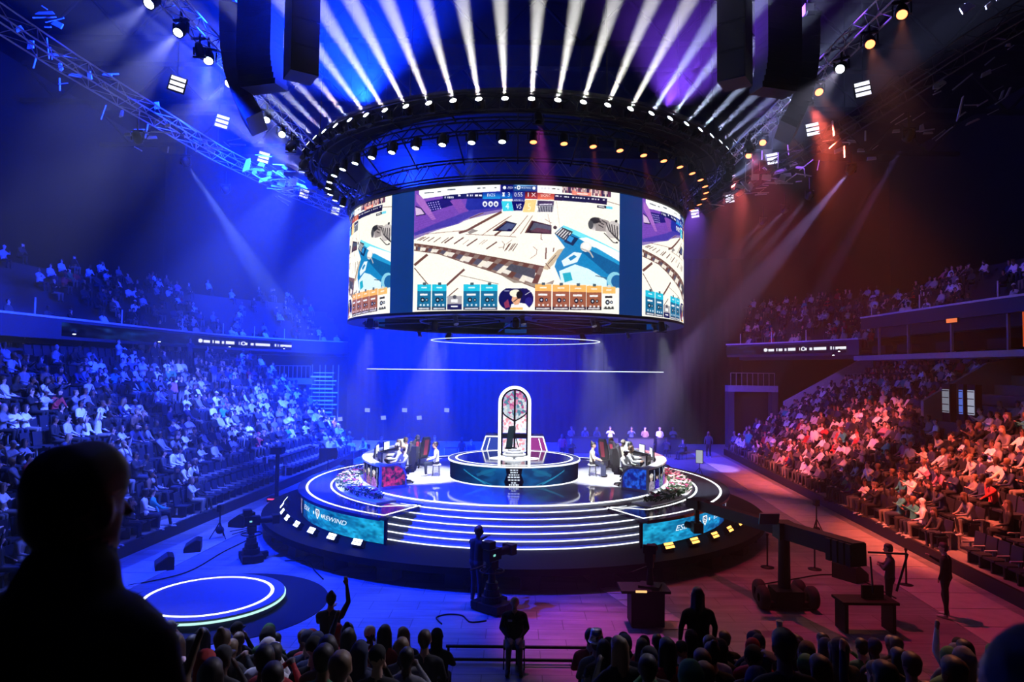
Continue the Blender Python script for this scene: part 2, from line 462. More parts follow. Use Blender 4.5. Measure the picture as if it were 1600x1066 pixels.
    ev = o.evaluated_get(dg); n0 = sum(len(p.vertices) - 2 for p in ev.data.polygons)
    if n0 > tris:
        m.ratio = tris / n0; dg = bpy.context.evaluated_depsgraph_get(); dg.update()
    out = bpy.data.meshes.new_from_object(o.evaluated_get(bpy.context.evaluated_depsgraph_get()))
    bpy.data.objects.remove(o); bpy.data.meshes.remove(me)
    out.name = 'person'
    out.materials.clear()
    for q in PM: out.materials.append(q)
    nf = len(out.polygons); fc = np.empty(nf * 3); out.polygons.foreach_get('center', fc); fc = fc.reshape(-1, 3)
    best = np.full(nf, 9.0); reg = np.zeros(nf, int)
    for a, b, ra, rb, g in E_:
        A = np.array(a); D = np.array(b) - A; L2 = max(1e-9, D @ D)
        t = np.clip(((fc - A) @ D) / L2, 0, 1); ds = np.linalg.norm(fc - A - t[:, None] * D, axis=1) - (ra + (rb - ra) * t)
        k = ds < best - .0005; best[k] = ds[k]; reg[k] = g
    out.polygons.foreach_set('material_index', reg.astype(np.int32)); out.polygons.foreach_set('use_smooth', np.ones(nf, bool))
    out.update(); return out
TOPS = {'white': (.80, .80, .78), 'cream': (.72, .66, .52), 'pale grey': (.50, .51, .53), 'grey': (.20, .20, .21), 'black': (.004, .004, .005),
        'charcoal': (.04, .04, .045), 'navy': (.02, .03, .09), 'red': (.45, .03, .03), 'teal': (.03, .32, .30), 'brown': (.14, .08, .045), 'pink': (.55, .18, .28), 'green': (.06, .22, .08)}
TOPW = [('white', 14), ('cream', 5), ('pale grey', 9), ('grey', 12), ('black', 28), ('charcoal', 10), ('navy', 8), ('red', 3), ('teal', 2), ('brown', 3), ('pink', 1), ('green', 1)]
_tw = [n for n, k in TOPW for _ in range(k)]
def person(me, loc, rz, top, label, group=None, scale=1.0):
    o = put('person', me, None, loc, rz); o.scale = (scale,) * 3; o.color = (*TOPS[top], 1)
    return tag(o, label, 'person', group)
# crowd figures: (mesh, words)
CROWD = [(figure('sit', 0.0, ('lap', 'lap')), 'hands on lap'), (figure('sit', .35, ('knee', 'knee'), 'long'), 'leaning forward'),
         (figure('sit', -.12, ('cross', 'cross'), 'short', bulk=1.12), 'arms folded'), (figure('sit', .05, ('clap', 'clap'), 'short'), 'clapping'),
         (figure('sit', .18, ('chin', 'lap'), 'short'), 'hand at chin'), (figure('sit', 0, ('lap', 'up'), 'long'), 'one arm raised'),
         (figure('sit', .1, ('phone', 'phone'), 'cap'), 'holding a phone'), (figure('sit', -.2, ('lap', 'knee'), 'short', legs=.8), 'leaning back'),
         (figure('sit', .08, ('lap', 'cross'), 'hood', bulk=1.1), 'in a hood'), (figure('sit', .0, ('cross', 'cross'), 'long', turn=.4), 'head turned')]
STANDING = [(figure('stand', .02, ('cross', 'cross'), 'short'), 'standing with arms folded'), (figure('stand', 0, ('hang', 'hang'), 'long', legs=.3), 'standing'),
            (figure('stand', .05, ('hang', 'phone'), 'short', legs=.5), 'standing with one forearm raised')]
LOWRES = [figure('sit', a, b, h, voxel=.045, tris=260) for a, b, h in ((0, ('lap', 'lap'), 'short'), (.3, ('knee', 'knee'), 'long'), (-.1, ('cross', 'cross'), 'short'), (.05, ('clap', 'lap'), 'cap'), (-.15, ('lap', 'knee'), 'short'))]
# ------------------------------------------------------------------ the hall
def floor_mat():
    m = bpy.data.materials.new('hall_floor'); m.use_nodes = True; nt = m.node_tree; b = nt.nodes['Principled BSDF']
    tc = nt.nodes.new('ShaderNodeTexCoord'); mp = nt.nodes.new('ShaderNodeMapping'); mp.inputs['Scale'].default_value = (.22, 1.6, 1); mp.inputs['Rotation'].default_value = (0, 0, -.067)
    n1 = nt.nodes.new('ShaderNodeTexNoise'); n1.inputs['Scale'].default_value = 2.2; n1.inputs['Detail'].default_value = 8; n1.inputs['Roughness'].default_value = .7
    br = nt.nodes.new('ShaderNodeTexBrick'); br.inputs['Scale'].default_value = .42; br.inputs['Mortar Size'].default_value = .004
    br.inputs['Color1'].default_value = (1, 1, 1, 1); br.inputs['Color2'].default_value = (.82, .82, .82, 1); br.inputs['Mortar'].default_value = (.3, .3, .3, 1)
    cr = nt.nodes.new('ShaderNodeValToRGB'); cr.color_ramp.elements[0].color = (.10, .10, .105, 1); cr.color_ramp.elements[1].color = (.30, .30, .31, 1)
    cr.color_ramp.elements[0].position = .3; cr.color_ramp.elements[1].position = .75
    mx = nt.nodes.new('ShaderNodeMix'); mx.data_type = 'RGBA'; mx.blend_type = 'MULTIPLY'; mx.inputs[0].default_value = 1
    L = nt.links.new
    L(tc.outputs['Object'], mp.inputs[0]); L(mp.outputs[0], n1.inputs['Vector']); L(tc.outputs['Object'], br.inputs['Vector'])
    L(n1.outputs['Fac'], cr.inputs[0]); L(cr.outputs[0], mx.inputs[6]); L(br.outputs['Color'], mx.inputs[7]); L(mx.outputs[2], b.inputs['Base Color'])
    mr = nt.nodes.new('ShaderNodeMapRange'); mr.inputs[3].default_value = .32; mr.inputs[4].default_value = .55; L(n1.outputs['Fac'], mr.inputs[0]); L(mr.outputs[0], b.inputs['Roughness'])
    return m
fl = MB().box((1, 30, -.15), (72, 74, .3)).build('floor', floor_mat()); structure(fl, 'scuffed grey arena floor around the round stage')
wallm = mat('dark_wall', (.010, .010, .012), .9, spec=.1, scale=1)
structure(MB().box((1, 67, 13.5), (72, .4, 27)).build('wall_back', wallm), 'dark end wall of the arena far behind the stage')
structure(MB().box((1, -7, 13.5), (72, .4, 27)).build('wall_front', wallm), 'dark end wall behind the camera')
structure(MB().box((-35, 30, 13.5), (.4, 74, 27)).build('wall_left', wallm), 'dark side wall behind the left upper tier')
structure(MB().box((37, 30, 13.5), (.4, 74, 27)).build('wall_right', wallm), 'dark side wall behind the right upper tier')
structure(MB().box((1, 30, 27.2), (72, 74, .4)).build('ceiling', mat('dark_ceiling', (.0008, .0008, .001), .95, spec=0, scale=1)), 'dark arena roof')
roofm = mat('roof_black', (.0015, .0015, .002), .9, spec=.02)
# roof girders
for k, y in enumerate((10, 19, 28, 37, 46, 55)):
    g = thing('roof_girder', f'dark lattice roof girder crossing the hall, {NUM[k]} from the camera', 'girder', (1, y, 24), group='roof girders')
    mb = MB()
    for z in (0, 2.6): mb.box((0, 0, z), (70, .35, .3))
    mb.build('chord', roofm, g)
    mb = MB()
    for i in range(28):
        x0 = -35 + i * 2.5; mb.cyl((x0, 0, 0 if i % 2 else 2.6), (x0 + 2.5, 0, 2.6 if i % 2 else 0), .09, n=6)
    mb.build('brace', roofm, g)
# pleated drape behind the stage
mb = MB(); n = 240; P = []
for i in range(n + 1):
    x = -14.0 + 33.0 * i / n; y = 57 + .05 * math.sin(i * 1.35)
    P += [(x, y, 0), (x, y, 15.5), (x, y + .03, 15.5), (x, y + .03, 0)]
mb.add(P, [(i * 4 + e, (i + 1) * 4 + e, (i + 1) * 4 + (e + 1) % 4, i * 4 + (e + 1) % 4) for i in range(n) for e in range(4)], 0, True)
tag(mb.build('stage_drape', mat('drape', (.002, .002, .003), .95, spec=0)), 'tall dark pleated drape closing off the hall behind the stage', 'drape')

AXS = .067
def LX(y): return -13.7 + AXS * y
def RX(y): return 12.0 + AXS * y
NR, TD, TR, T0 = 13, .85, .47, .35
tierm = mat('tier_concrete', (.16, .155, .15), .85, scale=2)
edgem = mat('black_edge', (.008, .008, .01), .6)
def stand(side):
    nm = 'left' if side < 0 else 'right'
    base = LX if side < 0 else RX
    g = thing('grandstand', f'stepped lower grandstand full of spectators along the {nm} of the floor', 'grandstand', (base(20), 20, 0))
    for i in range(NR):
        s0, s1 = i * TD, (i + 1) * TD + (0 if i < NR - 1 else 2.6)
        y1 = (47 + .9 * s0) if side < 0 else 50.0
        y0 = 1.0
        z = T0 + TR * i
        P = []
        for zz in (max(0, z - .6), z):
            for (s, y) in ((s0, y0), (s1, y0), (s1, y1), (s0, y1)):
                P.append((base(y) + side * s - base(20), y - 20, zz))
        MB().add(P, [(0, 3, 2, 1), (4, 5, 6, 7), (0, 1, 5, 4), (1, 2, 6, 5), (2, 3, 7, 6), (3, 0, 4, 7)]).build('tier', tierm, g)
    P = []
    y0, y1 = 1.0, 47.0 if side < 0 else 50.0
    for zz in (0, T0 + .06):
        for (s, y) in ((-.10, y0), (0, y0), (0, y1), (-.10, y1)): P.append((base(y) + side * s - base(20), y - 20, zz))
    MB().add(P, [(0, 3, 2, 1), (4, 5, 6, 7), (0, 1, 5, 4), (1, 2, 6, 5), (2, 3, 7, 6), (3, 0, 4, 7)]).build('front_board', edgem, g)
    return g
stand(-1); stand(1)

def offs(path, d, c=(0.5, 30)):
    """path pushed outwards by d"""
    out = []
    for i, p in enumerate(path):
        a = Vector(path[max(0, i - 1)]); b = Vector(path[min(len(path) - 1, i + 1)])
        t = (b - a).normalized(); nrm = Vector((-t.y, t.x))
        if nrm.dot(Vector(p) - Vector(c)) < 0: nrm = -nrm
        out.append(Vector(p) + nrm * d)
    return out
def smooth_path(p, k=8):
    out = []
    for i in range(len(p) - 1):
        p0, p1, p2, p3 = [Vector(p[min(max(j, 0), len(p) - 1)]) for j in (i - 1, i, i + 1, i + 2)]
        for q in range(k):
            t = q / k
            out.append(.5 * (2 * p1 + (p2 - p0) * t + (2 * p0 - 5 * p1 + 4 * p2 - p3) * t * t + (3 * p1 - p0 - 3 * p2 + p3) * t ** 3))
    out.append(Vector(p[-1])); return out
def band(path, prof):
    """closed profile (offset, z) swept along a path"""
    mb = MB(); m = len(prof); P = []
    for k, (d, z) in enumerate(prof):
        P.append([(q.x, q.y, z) for q in offs(path, d)])
    n = len(path); V = [P[k][i] for i in range(n) for k in range(m)]
    fs = [(i * m + k, (i + 1) * m + k, (i + 1) * m + (k + 1) % m, i * m + (k + 1) % m) for i in range(n - 1) for k in range(m)]
    fs += [tuple(range(m)), tuple((n - 1) * m + k for k in range(m))[::-1]]
    return mb.add(V, fs)
LPATH = smooth_path([(-25.5, 0), (-23.6, 16), (-22.6, 30), (-21.8, 47), (-18.9, 56), (-13.5, 62.5)])
RPATH = smooth_path([(25.6, 0), (23.8, 16), (22.9, 30.5), (22.6, 44.6)])
RPATH2 = smooth_path([(22.6, 44.9), (19.8, 53), (15.7, 60), (12.0, 63.5)])
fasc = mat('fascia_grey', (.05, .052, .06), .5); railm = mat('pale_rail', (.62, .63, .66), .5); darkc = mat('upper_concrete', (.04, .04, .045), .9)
def balcony(path, label, z0, z1, rows=8, zt=None):
    g = thing('balcony', label, 'balcony')
    zt = zt or z1 - .55
    band(path, [(0, z0), (.25, z0), (.25, z1), (0, z1)]).build('fascia', fasc, g)
    band(path, [(-.06, z1), (.3, z1), (.3, z1 + .10), (-.06, z1 + .10)]).build('top_rail', railm, g)
    band(path, [(.2, z0 + .05), (9.5, z0 + .8), (9.5, z0 + 1.0), (.2, z0 + .25)]).build('soffit', fasc, g)
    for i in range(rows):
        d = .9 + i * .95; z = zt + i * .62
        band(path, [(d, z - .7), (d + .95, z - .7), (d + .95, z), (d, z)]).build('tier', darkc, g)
    # glass posts on the rail
    q = offs(path, .12)
    for i in range(2, len(q) - 1, 3):
        MB().box((q[i].x, q[i].y, z1 + .5), (.05, .05, .8)).build('rail_post', railm, g)
    return g
balcony(LPATH, 'curved upper balcony with pale rail above the left stand', 7.25, 8.25)
balcony(RPATH2, 'far right upper balcony with pale rail and lit ribbon', 7.25, 8.25)
balcony(RPATH, 'near right upper tier with pale rail over the dark suites', 8.9, 9.6, rows=7)
# suites on the right: slab, mullions, back wall, signs
g = thing('suite_level', 'dark glass fronted suites between two slabs on the right', 'suites')
band(RPATH, [(-.5, 6.85), (3, 6.85), (3, 7.15), (-.5, 7.15)]).build('floor_slab', mat('slab_edge', (.42, .38, .36), .7), g)
band(RPATH, [(3.0, 7.15), (3.2, 7.15), (3.2, 9.0), (3.0, 9.0)]).build('back_panel', wallm, g)
q = offs(RPATH, .6)
for i in range(1, len(q), 2): MB().box((q[i].x, q[i].y, 8.1), (.12, .12, 1.9)).build('mullion', mat('mullion', (.25, .22, .22), .6), g)
for i in (7, 9, 11, 13, 15):
    MB().box((q[i].x - .9, q[i].y, 7.6), (.04, .04, .85)).build('rail_post', railm, g)
for i in range(5, len(q) - 1, 2):
    p = (q[i] + q[i + 1]) / 2
    MB().box((p.x + .5, p.y, 7.55), (.5, 1.6, .5)).build('counter', dark, g)
p = at_y(1487, 501, 34); s = thing('exit_sign', 'small lit red orange exit sign inside the dark suites', 'sign', p)
MB().box((0, 0, 0), (.08, .75, .2)).build('sign_face', glow('exit_glow', (1, .22, .08), .9), s); MB().box((.06, 0, 0), (.06, .8, .26)).build('sign_box', black, s)
p = at_y(1598, 502, 31); s = thing('lit_doorway', 'orange lit doorway at the right end of the suites', 'doorway', p)
MB().box((.3, 0, -.3), (.1, .7, 1.7)).build('lit_opening', glow('door_glow', (1, .13, .03), .5), s); MB().box((.36, 0, -.3), (.06, .9, 1.9)).build('frame', black, s)

# the concourse wall behind the left stand with its ledge and small lamps
g = thing('concourse_wall', 'dark concourse wall with ledge below the left balcony', 'wall')
pth = [Vector((LX(y) - 13.6, y)) for y in (1, 12, 24, 36, 47, 57)]
band(pth, [(0, 5.9), (.3, 5.9), (.3, 7.3), (0, 7.3)]).build('panel', wallm, g)
pth2 = [Vector((LX(y) - 11.4, y)) for y in (1, 12, 24, 36, 47, 54)]
band(pth2, [(0, 5.9), (.12, 5.9), (.12, 6.75), (0, 6.75)]).build('parapet', mat('parapet_dark', (.03, .03, .035), .6), g)
for k, (x, y) in enumerate([(116, 522), (249, 534), (359, 542), (444, 545)]):
    p = at_y(x, y, [31, 39, 47, 52][k])
    s = thing('downlight', f'small white downlight under the left balcony, {NUM[k]} from the camera', 'lamp', p, group='downlights under the balconies')
    MB().lathe([(0, .0), (.09, .0), (.11, .1), (.05, .16), (0, .16)], n=10).build('housing', black, s)
    MB().lathe([(0, -.03), (.055, -.02), (.075, 0.005), (0, .006)], n=10).build('bulb', glow('downlight_glow', (.75, .85, 1), 6), s)
for k, (x, y) in enumerate([(1145, 553), (1302, 555), (1311, 549)]):
    p = at_y(x, y, [57, 47, 46][k])
    s = thing('downlight', f'small white downlight under the right balcony, {NUM[k]} from the stage', 'lamp', p, group='downlights under the balconies')
    MB().lathe([(0, .0), (.09, .0), (.11, .1), (.05, .16), (0, .16)], n=10).build('housing', black, s)
    MB().lathe([(0, -.03), (.055, -.02), (.075, 0.005), (0, .006)], n=10).build('bulb', glow('downlight_glow', (.75, .85, 1), 6), s)
# ribbons of video lamps with unreadable small print
def ribbon(path, seg, label, seed, z0=7.42, z1=8.1, flip=False):
    W, H = 640, 40; cv = Canvas(W, H, (.02, .03, .16))
    cv.a += cv.noise(.05, (60, 6), seed)[..., None] * np.array([.5, .8, 1.6])
    cv.a[:, :330] += np.maximum(0, cv.noise(.25, (26, 5), seed + 3))[:, :330, None] * np.array([.2, .7, 1.2])
    x = 360
    for wd in (9, 0, 26, 5, 18, 10, 34, 0, 3, 6, 14, 0, 12, 52, 6, 4, 44, 8, 26):
        if wd: cv.rect(x, 14 + (x // 7 % 3), x + wd * .8, 27, (.95, .97, 1))
        x += wd + 3
    cv.oval(366, 20, 7, 8, (.95, .97, 1)); cv.oval(500, 20, 8, 9, (.95, .97, 1)); cv.oval(500, 20, 4, 5, (.05, .06, .3))
    pts = offs(path, -.03); ln = [0]
    for a, b in zip(pts[:-1], pts[1:]): ln.append(ln[-1] + (b - a).length)
    def fn(u, v):
        t = seg[0] + (seg[1] - seg[0]) * u; t *= ln[-1]
        k = max(i for i in range(len(ln) - 1) if ln[i] <= t + 1e-9); f = (t - ln[k]) / (ln[k + 1] - ln[k]); q = pts[k].lerp(pts[k + 1], f)
        return (q.x, q.y, z1 + (z0 - z1) * v)
    o = put('led_ribbon', led_mesh('led_ribbon', cv, 320, 20, fn, MATS.get('ribbon_led') or led('ribbon_led', 1.1)))
    tag(o, label, 'led ribbon'); so = o.modifiers.new('thick', 'SOLIDIFY'); so.thickness = .04; so.offset = -1
ribbon(LPATH, (.52, .88), 'thin lit ribbon with tiny white sponsor print on left balcony', 3)
ribbon(RPATH2[::-1], (.10, .95), 'thin lit ribbon with tiny white sponsor print on right balcony', 5)
# portals in the far corners, and the steel framed tower lit in the left one
for k, (x0, x1, yb, yt, Y, nm) in enumerate([(432, 486, 665, 600, 56, 'left'), (1140, 1208, 690, 612, 55, 'right')]):
    a = at_y(x0, yt, Y); b = at_y(x1, yt, Y)
    s = thing('portal', f'dark tunnel portal with pale lintel in the far {nm} corner', 'portal', ((a.x + b.x) / 2, Y, 0)); wd = b.x - a.x; h = a.z
    for e in (-1, 1): MB().box((e * wd / 2, 0, h / 2), (.5, .8, h)).build('jamb', darkc, s)
    MB().box((0, 0, h + .25), (wd + .5, .8, .5)).build('lintel', mat('pale_lintel', (.25, .25, .27), .7), s)
    MB().box((0, .5, h / 2), (wd, .1, h)).build('opening', black, s)
    for i in range(9): MB().box((-wd / 2 + wd * i / 8, -.3, h + 1.0), (.05, .05, 1.0)).build('rail_post', grey, s)
    MB().box((0, -.3, h + 1.5), (wd, .06, .06)).build('handrail', grey, s)
s = thing('scaffold_tower', 'steel scaffold tower with stacked bright horizontal tubes, far left corner', 'scaffold', (at_y(507, 640, 52).x, 52, 0))
for i in range(5): MB().cyl((-1.0 + .5 * i, .3 * (i % 2), 0), (-1.0 + .5 * i, .3 * (i % 2), 6.2), .04, n=6).build('upright', grey, s)
for i in range(13): MB().box((-.1 + .18 * math.sin(i * 2.1), -.1, 2.0 + i * .3), (1.9 - .06 * abs(i - 6), .10, .06 + .03 * (i % 3))).build('cross_tube', mat('bright_steel', (.75, .75, .78), .4), s)
# vomitory and parapet in the right stand
p0 = Vector((RX(31.5) + 6.0, 31.5, 0))
s = thing('vomitory', 'grey walled stair opening in the right stand with lit vending machines inside', 'stair opening', p0)
vg = mat('vomitory_grey', (.22, .22, .25), .75, scale=2)
for e in (-2.3, 2.3):
    MB().prism([(0, 3.2), (5.5, 3.2), (5.5, 7.0), (3.2, 6.6), (0, 4.7)] if e > 0 else [(0, 3.2), (5.5, 3.2), (5.5, 3.75), (0, 3.75)], e - .12, e + .12, lambda u, v, t: (u, t, v)).build('side_wall', vg, s)
MB().box((5.4, 0, 4.9), (.2, 4.6, 3.6)).build('rear_panel', wallm, s)
MB().box((2.7, 0, 3.3), (5.4, 4.6, .2)).build('landing', darkc, s)
MB().box((.0, 0, 3.5), (.15, 4.6, .6)).build('front_parapet', mat('vomitory_front', (.10, .10, .11), .7), s)
for k, (dy, wd, c, st) in enumerate([(-.9, .42, (.55, .6, .8), .55), (-.2, .24, (.12, .22, .9), .6), (.9, .48, (.5, .55, .7), .35)]):
    v = thing('vending_machine', ['white lit vending machine, rightmost of three in the right stair opening', 'narrow blue lit vending machine, middle of three in the right stair opening', 'dim pale lit vending machine, leftmost of three in the right stair opening'][k], 'vending machine', p0 + Vector((.45, dy, 3.66)))
    MB().box((0, 0, .95), (.3, wd + .12, 1.9)).build('cabinet', black, v)
    MB().box((-.17, 0, 1.1), (.03, wd, 1.1)).build('lit_front', glow('vend%d_glow' % k, c, st), v)
    for i in range(4): MB().box((-.19, 0, .62 + .32 * i), (.03, wd, .04)).build('shelf', black, v)
mb = MB()
mb.prism([(4.4, 0), (10.9, 0), (10.9, 7.0), (10.0, 7.0), (4.4, 3.9)], 0, .3, lambda u, v, t: (RX(50) + u, 50.1 + t, v))
tag(mb.build('stair_parapet', mat('parapet_grey', (.42, .40, .40), .8)), 'sloping grey concrete parapet closing the far end of right stand', 'parapet')
# paler walkway boards along both sides of the floor and across the middle
boardm = mat('walkway_board', (.36, .33, .31), .6, scale=3, noise=.25)
def boards(base, s0, wd, y0, y1, st):
    n = int((y1 - y0) / st)
    for i in range(n):
        ya = y0 + i * st; yb = ya + st - .03
        P = [(base(y) + s, y, z) for z in (.001, .022) for (s, y) in ((s0, ya), (s0 + wd, ya), (s0 + wd, yb), (s0, yb))]
        MB().add(P, [(0, 3, 2, 1), (4, 5, 6, 7), (0, 1, 5, 4), (1, 2, 6, 5), (2, 3, 7, 6), (3, 0, 4, 7)]).build('board', boardm, fl)
boards(LX, .9, 1.3, 15, 50, 1.25)
boards(RX, -2.4, 1.9, 14, 52, 1.25)
a, b = at_z(870, 872, 0), at_z(1030, 985, 0); a2, b2 = at_z(925, 872, 0), at_z(1085, 985, 0)
for i in range(12):
    P = []
    for z in (.001, .016):
        for t, (u, v) in ((i / 12, (a, b)), (i / 12, (a2, b2)), ((i + .94) / 12, (a2, b2)), ((i + .94) / 12, (a, b))):
            q_ = u.lerp(v, t); P.append((q_.x, q_.y, z))
    MB().add(P, [(0, 3, 2, 1), (4, 5, 6, 7), (0, 1, 5, 4), (1, 2, 6, 5), (2, 3, 7, 6), (3, 0, 4, 7)]).build('board', boardm, fl)
# ------------------------------------------------------------------ the round stage
def shift(mb, p):
    p = Vector(p); mb.v = [(a - p.x, b - p.y, c - p.z) for a, b, c in mb.v]; return mb
deckm = mat('gloss_deck', (.030, .036, .055), .10, spec=.7, noise=.1, scale=.6)
platm = mat('gloss_platform', (.62, .63, .66), .06, spec=.7, noise=.06, scale=.7)
skirtm = mat('stage_skirt', (.003, .003, .005), .8, spec=.1)
treadm = mat('step_tread', (.30, .33, .42), .3)
stg = thing('stage', 'large round show stage with glowing front steps and raised glossy deck', 'stage', (0, SY, 0))
HP, HD, HB = 1.66, 1.50, .66
MB().sector(0, 9.7, .46, HB, 0, 360, 120).build('base_disc', skirtm, stg)
for i in range(28):
    a = -180 + i * 360 / 28 + 3
    p = pol(9.15, a, .23, (0, 0)); MB().box(p, (.52, .52, .46), Matrix.Rotation(R(a), 3, 'Z')).build('support_foot', black, stg)
for k in range(1, 7):
    rk, zk = 6.15 + .27 * k, HP - .16 * k
    st = MB().sector(5.8, rk, HB - .05, zk, -36, 36, 56).build('step', treadm, stg)
    MB().sector(rk - .012, rk + .014, zk - .024, zk + .003, -36, 36, 56).build('led_strip', white_led, st)
    MB().sector(rk - .15, rk - .09, zk - .004, zk + .005, -36, 36, 56).build('lit_stripe', mat('lit_stripe', (.35, .5, .62), .3), st)  # pale blue stripe: lit riser band put into the colour
ip = MB().sector(0, 6.15, 1.0, HP, 0, 360, 120).build('inner_platform', platm, stg)
MB().sector(6.13, 6.17, HP - .034, HP + .004, -82, 82, 100).build('led_strip', white_led, ip)
od = MB().sector(6.1, 8.45, 1.40, HD, 28.6, 331.4, 110).build('outer_deck', deckm, stg)
MB().sector(6.1, 8.28, HB, 1.40, 36, 324, 110).build('deck_body', black, stg)
MB().sector(8.08, 8.16, HD, HD + .006, 29.0, 331.0, 110).build('deck_line', line_led, od)
for s in (-1, 1):
    MB().sector(7.20, 7.27, HD, HD + .006, s * 37, s * 150, 60).build('deck_line', line_led, od)
    a, b = pol(6.32, s * 29.2, HD + .003, (0, 0)), pol(8.12, s * 29.2, HD + .003, (0, 0))
    d = (b - a); MB().box((a + b) / 2, (.07, d.length, .006), Matrix.Rotation(R(s * 29.2), 3, 'Z')).build('deck_line', line_led, od)
    a, b = pol(7.23, s * 37, HD + .003, (0, 0)), pol(6.3, s * 30.5, HD + .003, (0, 0)); d = b - a
    MB().box((a + b) / 2, (d.length, .06, .006), Matrix.Rotation(math.atan2(d.y, d.x), 3, 'Z')).build('deck_line', line_led, od)
# the video fascia on both sides of the steps
def fascia(s):
    W, H = 720, 144; cv = Canvas(W, H, (.08, .56, .72))
    n1 = cv.noise(.16, (18, 5), 11); n2 = cv.noise(.14, (60, 14), 12)
    u = np.linspace(0, 1, W)[None]
    cv.a += (n1 + n2)[..., None] * np.array([.35, 1, 1]) - np.array([.06, .22, .10]) * u[..., None] * 1.2
    for i in range(46):
        rg = random.Random(i); x, y = rg.random() * 430, rg.random() * H
        cv.rect(x, y, x + 4 + rg.random() * 12, y + 3 + rg.random() * 9, (.04, .38, .55), .5)
    for k, (x0, x1, wd) in enumerate(((330, 520, 26), (395, 560, 34), (460, 600, 30), (520, 640, 44))):
        cv.poly([(x1, -5), (x1 + wd, -5), (x0 + wd + 120 - k * 26, H + 5), (x0 + 90 - k * 16, H + 5), ((x0 + x1) / 2 + 30, H * .5)], (.01, .16, .40), .62)
    cv.rect(505, -2, 720, H + 2, (.012, .02, .09), .96)
    cv.line([(545, 8), (560, 70), (548, 140)], 10, (.85, .80, .95)); cv.line([(592, 20), (606, 60), (600, 136)], 14, (.9, .85, .9)); cv.line([(590, 70), (620, 90)], 8, (.5, .3, .5))
    wt = (.97, .97, .98)
    def logo(x, words, h):
        cv.text(words, x, 62, h, wt, .25, .82)
    def flipx(x): return x
    if s < 0: T = [(225, 'REWIND', 30), (448, 'ESIX', 34)]
    else: T = [(175, 'ESIX', 34), (408, 'ESIX', 30)]
    # the right fascia is laid out from the steps outwards too, so its print runs the other way round the ring
    m = (lambda x: W - x) if s < 0 else (lambda x: x)
    if s < 0: cv.a = cv.a[:, ::-1].copy()
    for x, t_, h in T: logo(m(x), t_, h)
    x = m(336 if s < 0 else 300)
    cv.poly([(x - 15, 28), (x + 15, 28), (x + 17, 60), (x, 98), (x - 17, 60)], wt); cv.poly([(x - 9, 36), (x + 9, 36), (x + 11, 60), (x, 84), (x - 11, 60)], (.05, .25, .45)); cv.text('6', x, 56, 30, wt)
    for e in (-1, 1): cv.rect(x + e * 34 - 5, 52, x + e * 34 + 5, 72, wt)
    a0, a1 = (-80, -28.0) if s < 0 else (28.0, 80)
    def fn(u, v):
        p = pol(8.315, a0 + (a1 - a0) * u, 1.385 + (HB + .03 - 1.385) * v, (0, 0)); return p
    o = put('video_fascia', led_mesh('video_fascia', cv, 360, 72, fn, MATS.get('fascia_led') or led('fascia_led', 1.25)), stg)
    MB().sector(8.22, 8.30, HB, 1.40, -38 if s < 0 else 27.6, -27.6 if s < 0 else 38, 8).build('fascia_shell', black, o)
    MB().sector(8.28, 8.335, HB, 1.42, a1 if s < 0 else a0 - .7, (a1 + .7) if s < 0 else a0, 3).build('end_trim', black, o)
fascia(-1); fascia(1)

# central dais
DY = SY - .1
dz = thing('round_dais', 'raised round dais in the centre of the stage with video wrapped front', 'dais', (0, DY, HP))
MB().sector(0, 2.6, 0, .70, 0, 360, 72).build('drum', mat('dais_drum', (.06, .065, .09), .25, spec=.6), dz)
MB().sector(0, 2.66, .70, .76, 0, 360, 72).build('top_disc', mat('dais_top', (.05, .06, .10), .08, spec=.7), dz)
MB().sector(2.655, 2.69, .70, .764, -180, 180, 72).build('rim_light', glow('rim_led', (.85, .9, 1), 1.6), dz)
MB().sector(2.32, 2.40, .76, .766, -180, 180, 72).build('ring_line', line_led, dz)
for e in (-1, 1):
    MB().loop((e * .52, -.35, .765), .36, .022, 32, 4, sx=1.25, sy=.8).build('emblem_loop', line_led, dz)
mb = MB(); pts = [(-.62, .55), (-.35, -.1), (-.62, -.75), (0, -1.05), (.62, -.75), (.35, -.1), (.62, .55)]
for a, b in zip(pts[:-1], pts[1:]): mb.cyl((a[0], a[1], .765), (b[0], b[1], .765), .02, n=4)
mb.build('emblem_path', line_led, dz)
W, H = 640, 80; cv = Canvas(W, H, (.03, .10, .26))
u = np.abs(np.linspace(-1, 1, W))[None, :, None]
cv.a = cv.a * (1 - .75 * u ** 1.3) + (1 - u) ** 1.2 * np.array([.02, .30, .42]) * (.75 + .8 * cv.noise(.5, (34, 7), 21)[..., None])
for e in (-1, 1):
    cv.line([(320 + e * 190, 22), (320 + e * 95, 74)], 5, (.16, .55, .70), .9); cv.line([(320 + e * 60, 6), (320 + e * 130, 40)], 12, (.10, .45, .60), .6)
    cv.oval(320 + e * 90, 26, 26, 14, (.08, .42, .58), .5)
    cv.line([(320 + e * 75, 76), (320 + e * 150, 44)], 3, (.16, .6, .75), .8)
cv.poly([(292, -2), (348, -2), (344, 30), (352, 60), (346, 82), (294, 82), (288, 60), (296, 30)], (.01, .015, .05))
for i, (y, hw) in enumerate(((10, 13), (20, 12), (30, 17), (40, 20), (52, 19), (64, 9), (73, 16))):
    x = 320 - hw
    while x < 320 + hw:
        wd = 4 + (x * 7 + i * 13) % 5; cv.rect(x, y - 3, min(x + wd, 320 + hw), y + 3, (.9, .95, 1)); x += wd + 2
cv.a = np.clip(cv.a, 0, 1)
put('video_wrap', led_mesh('video_wrap', cv, 320, 40, lambda u, v: pol(2.615, -80 + 160 * u, .69 * (1 - v) + .01, (0, 0)), led('dais_led', 1.2)), dz)
